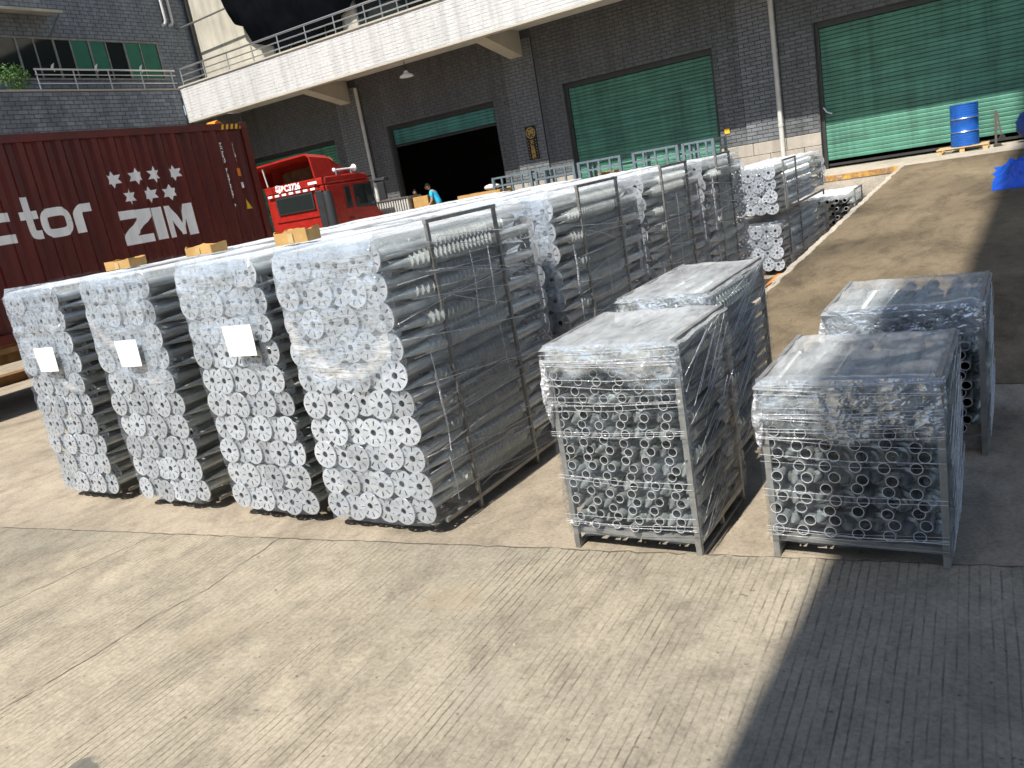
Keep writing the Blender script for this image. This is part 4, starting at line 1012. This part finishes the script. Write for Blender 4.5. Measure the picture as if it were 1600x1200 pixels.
# white sacks
def sack(loc, sx, sy, sz, label, mat, seed, name='sack', cat='sack'):
    t = MB()
    def f(u, v):
        a = u * 2 * math.pi; c = v * math.pi; k = .8
        x = math.copysign(abs(math.cos(a) * math.sin(c)) ** k, math.cos(a)) * sx / 2; y = math.copysign(abs(math.sin(a) * math.sin(c)) ** k, math.sin(a)) * sy / 2; z = sz * (.5 - .5 * math.copysign(abs(math.cos(c)) ** .8, math.cos(c)))
        w_ = mnoise.fractal(Vector((x * 5 + seed, y * 5, z * 5)), 1, 2, 4) * .06
        return (x * (1 + w_ * 2), y * (1 + w_ * 2), max(0, z * (1 + w_)))
    t.grid(f, 28, 18); o = t.build(name, M[mat], None, loc, smooth=True, angle=None); return tag(o, label, cat)
sack((-14.95, 20.55, DK), .9, .6, .78, 'white bulging sack on the dock beside the man in blue', 'sack', 3)
sack((-13.3, 20.6, DK + .97), .5, .35, .16, 'white crumpled sack lying on the large dock carton', 'sack', 9)
sack((-7.2, 20.8, DK), .55, .5, .85, 'green and white crumpled bag inside the rightmost empty racks', 'curtain', 14)

# ------------------------------------------------------------------ drum on a wooden pallet
root = thing('wooden_pallet', (-1.32, 22.2, DK), 'small pale wooden pallet under the blue drum', 'pallet')
for i in range(5): t = MB(); y = -.38 + i * .19; t.box(-.52, .52, y - .06, y + .06, .10, .12); t.build('deck_board', M['wood'], root)
for x in (-.46, 0, .46):
    for y in (-.37, 0, .37): t = MB(); t.box(x - .05, x + .05, y - .05, y + .05, .021, .099); t.build('block', M['wood'], root)
    t = MB(); t.box(x - .05, x + .05, -.44, .44, 0.001, .02); t.build('bottom_board', M['wood'], root)
root = thing('steel_drum', (-1.28, 22.2, DK + .121), 'blue steel drum standing on a wooden pallet before the green shutter', 'drum')
t = MB(); r = .29; Hh = .93
t.lathe([(.001, .012), (r - .02, .012), (r, 0), (r + .006, .01), (r, .025)] + [(r + .004 * (abs((i % 4) - 2) - 1), .04 + i * .0125) for i in range(20)] + [(r, .31), (r + .014, .32), (r, .335), (r, .60), (r + .014, .615), (r, .63)] + [(r + .003 * (abs((i % 4) - 2) - 1), .66 + i * .0125) for i in range(19)] + [(r, Hh - .02), (r + .007, Hh - .008), (r, Hh), (r - .015, Hh), (r - .02, Hh - .015), (.001, Hh - .015)], 36)
t.build('drum_body', M['blue'], root, smooth=True, angle=50)
for zz in (.32, .615):
    t = MB(); t.lathe([(r + .012, zz - .008), (r + .017, zz), (r + .012, zz + .008)], 36); t.build('hoop', M['steel'], root, smooth=True)
t = MB(); t.lathe([(.001, Hh), (.035, Hh), (.035, Hh - .014)], 12, (.15, -.1, 0)); t.build('bung', M['steel'], root)
# leaning stand
root = thing('metal_stand', (-.66, 22.0, DK), 'narrow rusty metal stand beside the blue drum', 'stand')
t = MB(); t.bar((0, 0, .0), (.0, .25, .78), .05); t.build('upright', M['darkmetal'], root)
t = MB(); t.bar((.12, .02, .15), (.03, .24, .72), .035); t.build('upright', M['darkmetal'], root)
t = MB(); t.box(-.05, .1, -.08, .18, 0, .05); t.build('foot', M['darkmetal'], root)
t = MB(); t.tube([(.12, -.02, .18), (.12, .06, .18)], .07, 10); t.build('wheel', M['rubber'], root)
# tarpaulin heap on the ramp
t = MB()
def tf(u, v):
    x = -.56 + 2.4 * u; y = 15.9 + 2.3 * v; e = math.sin(math.pi * min(1, u * 1.25 if u < .4 else 1 - (u - .4) * .2)) if u < .4 else 1
    hh = (1 - abs(2 * v - 1) ** 2.5) * min(1, u / .35) ** .8 * (.15 + .22 * u)
    wv = mnoise.fractal(Vector((x * 2.2, y * 2.2, 0)), 1, 2, 5) * .22 + (1 - abs(mnoise.noise(Vector((x * 3.2 + y, y * 2.6, 3)))) * 2) * .10 - abs(mnoise.noise(Vector((x * 8, y * 7 - x * 3, 5)))) * .10
    edge = min(1, min(u, v, 1 - v) * 9)
    return (x + .08 * mnoise.noise(Vector((y * 3, 1, 0))), y + .1 * mnoise.noise(Vector((x * 3, 7, 0))), rz(y) + .006 + max(0, (hh + wv * .8) * edge))
t.grid(tf, 80, 70); o = t.build('tarpaulin', M['tarp'], None, smooth=True, angle=28)
tag(o, 'crumpled bright blue tarpaulin heaped on the ramp at the right edge', 'tarpaulin')
sack((.35, 22.3, DK), 1.25, .8, .72, 'blue bag with red piping on the dock, at the right picture edge', 'navy', 21, 'bag', 'bag')
sack((.42, 22.3, DK + .70), 1.05, .8, .55, 'red bag lying on the blue bag at the right picture edge', 'bagred', 27, 'bag', 'bag')
# wooden boards at the foot of the ramp wall
for i, (p, q, w_, lb) in enumerate((((-3.32, 11.9, .035), (-3.22, 14.2, .16), .12, 'longest orange board leaning along the ramp wall'), ((-3.62, 11.75, .03), (-3.35, 13.2, .10), .16, 'wide orange board lying beside the ramp wall'), ((-3.40, 11.5, .09), (-3.52, 12.6, .26), .10, 'short orange board propped on the others at the ramp wall'))):
    t = MB(); t.bar(p, q, w_, .03); tag(t.build('wooden_board', M['plank']), lb, 'board', 'orange boards by the ramp')

# ------------------------------------------------------------------ sign, lamp, black netting, plant
SO2 = (-12.98, WY - .075, 2.70)
root = thing('wall_plaque', SO2, 'black hanging plaque with gold round emblem and gold characters on the pilaster', 'sign')
t = MB(); t.box(-.19, .19, -.03, -.001, 0, 1.0); bevel(t.build('board', M['black'], root), .006)
t = MB(); t.lathe([(.16, 0), (.165, .006), (.145, .008), (.14, 0)], 28); me = t.mesh('emblem_ring', M['gold']); link('emblem_ring', me, root, (0, -.032, .80), (math.pi / 2, 0, 0))
me = xform(text_mesh('福', .21, M['gold'], .004, 'CENTER'), lambda c: Vector((c.x, -.033, c.y + .725))); link('emblem', me, root)
for i in range(8): t = MB(); a = i * math.pi / 4; t.box(-.012, .012, -.034, -.031, -.012, .012); link('emblem_dot', t.mesh('emblem_dot', M['gold']), root, (.115 * math.cos(a), 0, .80 + .115 * math.sin(a)))
for i, ch in enumerate('天官賜福'): link('character', xform(text_mesh(ch, .15, M['gold'], .003, 'CENTER'), lambda c: Vector((c.x, -.033, c.y + .47 - .145 * i))), root)
for i in range(7):
    for sx in (-.14, .14): t = MB(); t.box(-.014, .014, -.033, -.031, -.01, .01); link('ornament', t.mesh('ornament', M['gold']), root, (sx, 0, .07 + i * .085))
root = thing('pendant_lamp', (-15.9, 21.0, 5.75), 'white enamel dish lamp hanging under the canopy', 'lamp')
t = MB(); t.lathe([(.22, 0), (.20, .05), (.08, .11), (.05, .18), (.001, .19)], 24); t.build('lamp_shade', M['white'], root, smooth=True)
t = MB(); t.tube([(0, 0, .18), (0, 0, .698)], .012, 6); t.build('rod', M['frame_dark'], root)
t = MB()
def nf(u, v):
    x = -24.35 + 11.8 * u; s = abs(math.sin(u * math.pi * 2.0)); zl = 8.05 + .75 * (1 - s) + (.55 if u < .06 else 0)
    if u > .5: zl += .35
    z = zl + (11.6 - zl) * v
    return (x, WY - .35 - .4 * math.sin(math.pi * v) - .12 * math.sin(u * 40) * (1 - v) + .1 * mnoise.noise(Vector((x, z, 0))), z)
t.grid(nf, 90, 20); o = t.build('black_netting', M['blacktarp'], None, smooth=True, angle=None); tag(o, 'black netting sagging in swags over the upper floor windows', 'netting')
# shrub on the terrace
root = thing('terrace_shrub', (-25.95, 14.9, 7.31), 'bright green shrub on the terrace at the left picture edge', 'plant')
t = MB(); t.tube([(0, 0, 0), (.02, .03, .25), (.0, .05, .55)], [.03, .025, .01], 6); t.build('stem', M['rust'], root)
t = MB(); rr = random.Random(4)
for i in range(520):
    d = Vector((rr.gauss(0, 1), rr.gauss(0, 1), rr.gauss(0, 1))).normalized() * rr.uniform(.35, 1) ; p = Vector((d.x * .36, d.y * .52, .48 + d.z * .45))
    q = Quaternion((rr.gauss(0, 1), rr.gauss(0, 1), rr.gauss(0, 1), rr.gauss(0, 1))).normalized(); s = rr.uniform(.035, .07)
    t.add([p + q @ Vector(v) * s for v in ((-1, 0, 0), (0, -.45, .1), (1, 0, 0), (0, .45, .1))], [(0, 1, 2, 3)])
t.build('foliage', M['leaf'], root)

# ------------------------------------------------------------------ people
def skin_body(name, verts, edges, radii, mat, parent, root_i=0, sub=2):
    me = bpy.data.meshes.new(name); me.from_pydata(verts, edges, []); o = link(name, me, parent)
    sk = o.modifiers.new('skin', 'SKIN'); sk.use_smooth_shade = True
    for i, r in enumerate(radii):
        me.skin_vertices[0].data[i].radius = r if hasattr(r, '__len__') else (r, r); me.skin_vertices[0].data[i].use_root = (i == root_i)
    ss = o.modifiers.new('sub', 'SUBSURF'); ss.levels = sub; ss.render_levels = sub
    dg = bpy.context.evaluated_depsgraph_get(); m2 = bpy.data.meshes.new_from_object(o.evaluated_get(dg)); o.modifiers.clear(); o.data = m2
    m2.materials.clear(); m2.materials.append(mat)
    for p_ in m2.polygons: p_.use_smooth = True
    return o
def person(loc, rotz, label, shirt, stoop, scale, collar):
    root = thing('person', loc, label, 'person', None, rotz); root.scale = (scale,) * 3
    f = stoop      # forward lean (towards -y)
    V = [(0, 0, .95), (0, -.02 * f, 1.08), (0, -.10 * f, 1.25), (0, -.20 * f, 1.42), (0, -.27 * f, 1.52),          # pelvis .. neck
         (.09, 0, .90), (.10, -.03, .50), (.10, .02, .08), (.10, -.12, .04), (-.09, 0, .90), (-.10, .03, .50), (-.10, .06, .08), (-.10, -.08, .04),
         (.19, -.19 * f, 1.42), (.25, -.16 * f - .02, 1.15), (.22, -.28 * f - .10, .93), (.21, -.32 * f - .14, .86),
         (-.19, -.19 * f, 1.42), (-.25, -.16 * f - .02, 1.15), (-.22, -.28 * f - .10, .93), (-.21, -.32 * f - .14, .86)]
    E_ = [(0, 1), (1, 2), (2, 3), (3, 4), (0, 5), (5, 6), (6, 7), (7, 8), (0, 9), (9, 10), (10, 11), (11, 12), (3, 13), (13, 14), (14, 15), (15, 16), (3, 17), (17, 18), (18, 19), (19, 20)]
    Rr = [(.15, .11), (.145, .10), (.16, .11), (.15, .095), .055, .088, .062, .042, .03, .088, .062, .042, .03, .06, .046, .036, .03, .06, .046, .036, .03]
    body = skin_body('body', V, E_, Rr, M['skin'], root)
    # head with face, hair
    hd = Vector((0, -.34 * f, 1.64)); t = MB()
    def hf(u, v):
        a = u * 2 * math.pi; c = v * math.pi; x = math.cos(a) * math.sin(c); y = math.sin(a) * math.sin(c); z = math.cos(c)
        s = 1 - .22 * max(0, -z) ; nose = .22 * math.exp(-((x / .16) ** 2 + ((z + .08) / .16) ** 2)) if y < 0 else 0
        eye = -.05 * math.exp(-(((abs(x) - .36) / .16) ** 2 + ((z - .06) / .1) ** 2)) if y < 0 else 0
        return (x * .078 * s, y * (.098 + .098 * (nose + eye)) * s, z * .122)
    t.grid(hf, 24, 18); rot = Matrix.Rotation(R_(28 * f), 3, 'X')
    t.v = [tuple(rot @ Vector(q) + hd) for q in t.v]; t.build('head', M['skin'], root, smooth=True, angle=None)
    t = MB(); t.grid(lambda u, v: tuple(rot @ (Vector((math.cos(u * 6.283) * math.sin(v * 1.75) * .086, math.sin(u * 6.283) * math.sin(v * 1.75) * .106 + .014, math.cos(v * 1.75) * .13 + .006 - (.0))) ) + hd), 24, 10); t.build('hair', M['hair'], root, smooth=True, angle=None)
    for sx in (-1, 1):
        t = MB(); t.lathe([(.001, -.012), (.02, -.008), (.028, 0), (.02, .008), (.001, .012)], 10); me = t.mesh('ear', M['skin'], True, None); link('ear', me, root, tuple(rot @ Vector((sx * .08, .01, 0)) + hd), (0, math.pi / 2, 0))
        # hands: palm and five curled fingers
        wv = Vector((sx * .21, -.32 * f - .14, .86)); t = MB()
        t.tube([wv + Vector((0, 0, .02)), wv + Vector((0, -.02, -.04)), wv + Vector((0, -.03, -.085))], [.025, .036, .03], 8)
        for q in range(4):
            off = (q - 1.5) * .018; ln = (.07, .08, .076, .06)[q]
            t.tube([wv + Vector((off, -.03, -.08)), wv + Vector((off, -.045, -.08 - ln * .5)), wv + Vector((off, -.075, -.08 - ln * .8))], [.0095, .009, .007], 6)
        t.tube([wv + Vector((-sx * .03, -.02, -.03)), wv + Vector((-sx * .045, -.05, -.06)), wv + Vector((-sx * .04, -.07, -.085))], [.011, .01, .008], 6)
        t.build('hand', M['skin'], root, smooth=True, angle=None)
    kV = [(0, 0, .93)] + V[1:4] + [(0, -.235 * f, 1.475), V[13], (.235, -.17 * f - .01, 1.24), V[17], (-.235, -.17 * f - .01, 1.24)]
    skin_body('shirt', kV, [(0, 1), (1, 2), (2, 3), (3, 4), (3, 5), (5, 6), (3, 7), (7, 8)], [(.17, .125), (.165, .12), (.178, .128), (.165, .11), .075, .075, .066, .075, .066], shirt, root)
    if collar: skin_body('collar', [(0, -.15 * f, 1.36), (0, -.225 * f, 1.46), (0, -.25 * f, 1.505)], [(0, 1), (1, 2)], [(.10, .112), (.12, .10), .07], M['shirtw'], root)
    skin_body('trousers', [(0, 0, .97), V[5], V[6], (.10, .015, .12), V[9], V[10], (-.10, .055, .12)], [(0, 1), (1, 2), (2, 3), (0, 4), (4, 5), (5, 6)], [(.16, .12), .105, .08, .065, .105, .08, .065], M['trouser'], root)
    return root
person((-15.42, 20.78, DK), R_(-72), 'man in a bright blue shirt with white collar, head bowed, on the dock', M['shirt'], 1.0, .84, True)
person((-16.75, 21.35, DK), R_(40), 'dark haired person mostly hidden behind the ribbed bin', M['trouser'], .8, .78, False)
print('objects', len(bpy.data.objects))

# ------------------------------------------------------------------ grit and crumbs of concrete on the ground
t = MB(); rr = random.Random(77)
for i in range(420):
    x = rr.uniform(-9, 0.5); y = rr.uniform(1.2, 9) if i % 3 else rr.uniform(3.6, 4.3); z = .031 if y < JL(x) - .02 else .0
    if y >= JL(x) - .02 and (x < -3.45 or -2.6 < x < -1.5) : 
        if y > JL(x) + .12: continue
    if -8.4 < x < -3.4 and y > 3.9: continue
    q = rr.uniform(.002, .006) * (2 if rr.random() < .06 else 1); a = rr.uniform(0, 6)
    vs_ = [(x + q * math.cos(a + k * 2.1) * rr.uniform(.7, 1.3), y + q * math.sin(a + k * 2.1) * rr.uniform(.7, 1.3), z) for k in range(3)] + [(x, y, z + q * rr.uniform(.6, 1.1))]
    t.add(vs_, [(0, 1, 3), (1, 2, 3), (2, 0, 3)])
tag(t.build('grit', M['stone']), 'loose grit and crumbs of concrete scattered over the yard', 'grit', kind='stuff')
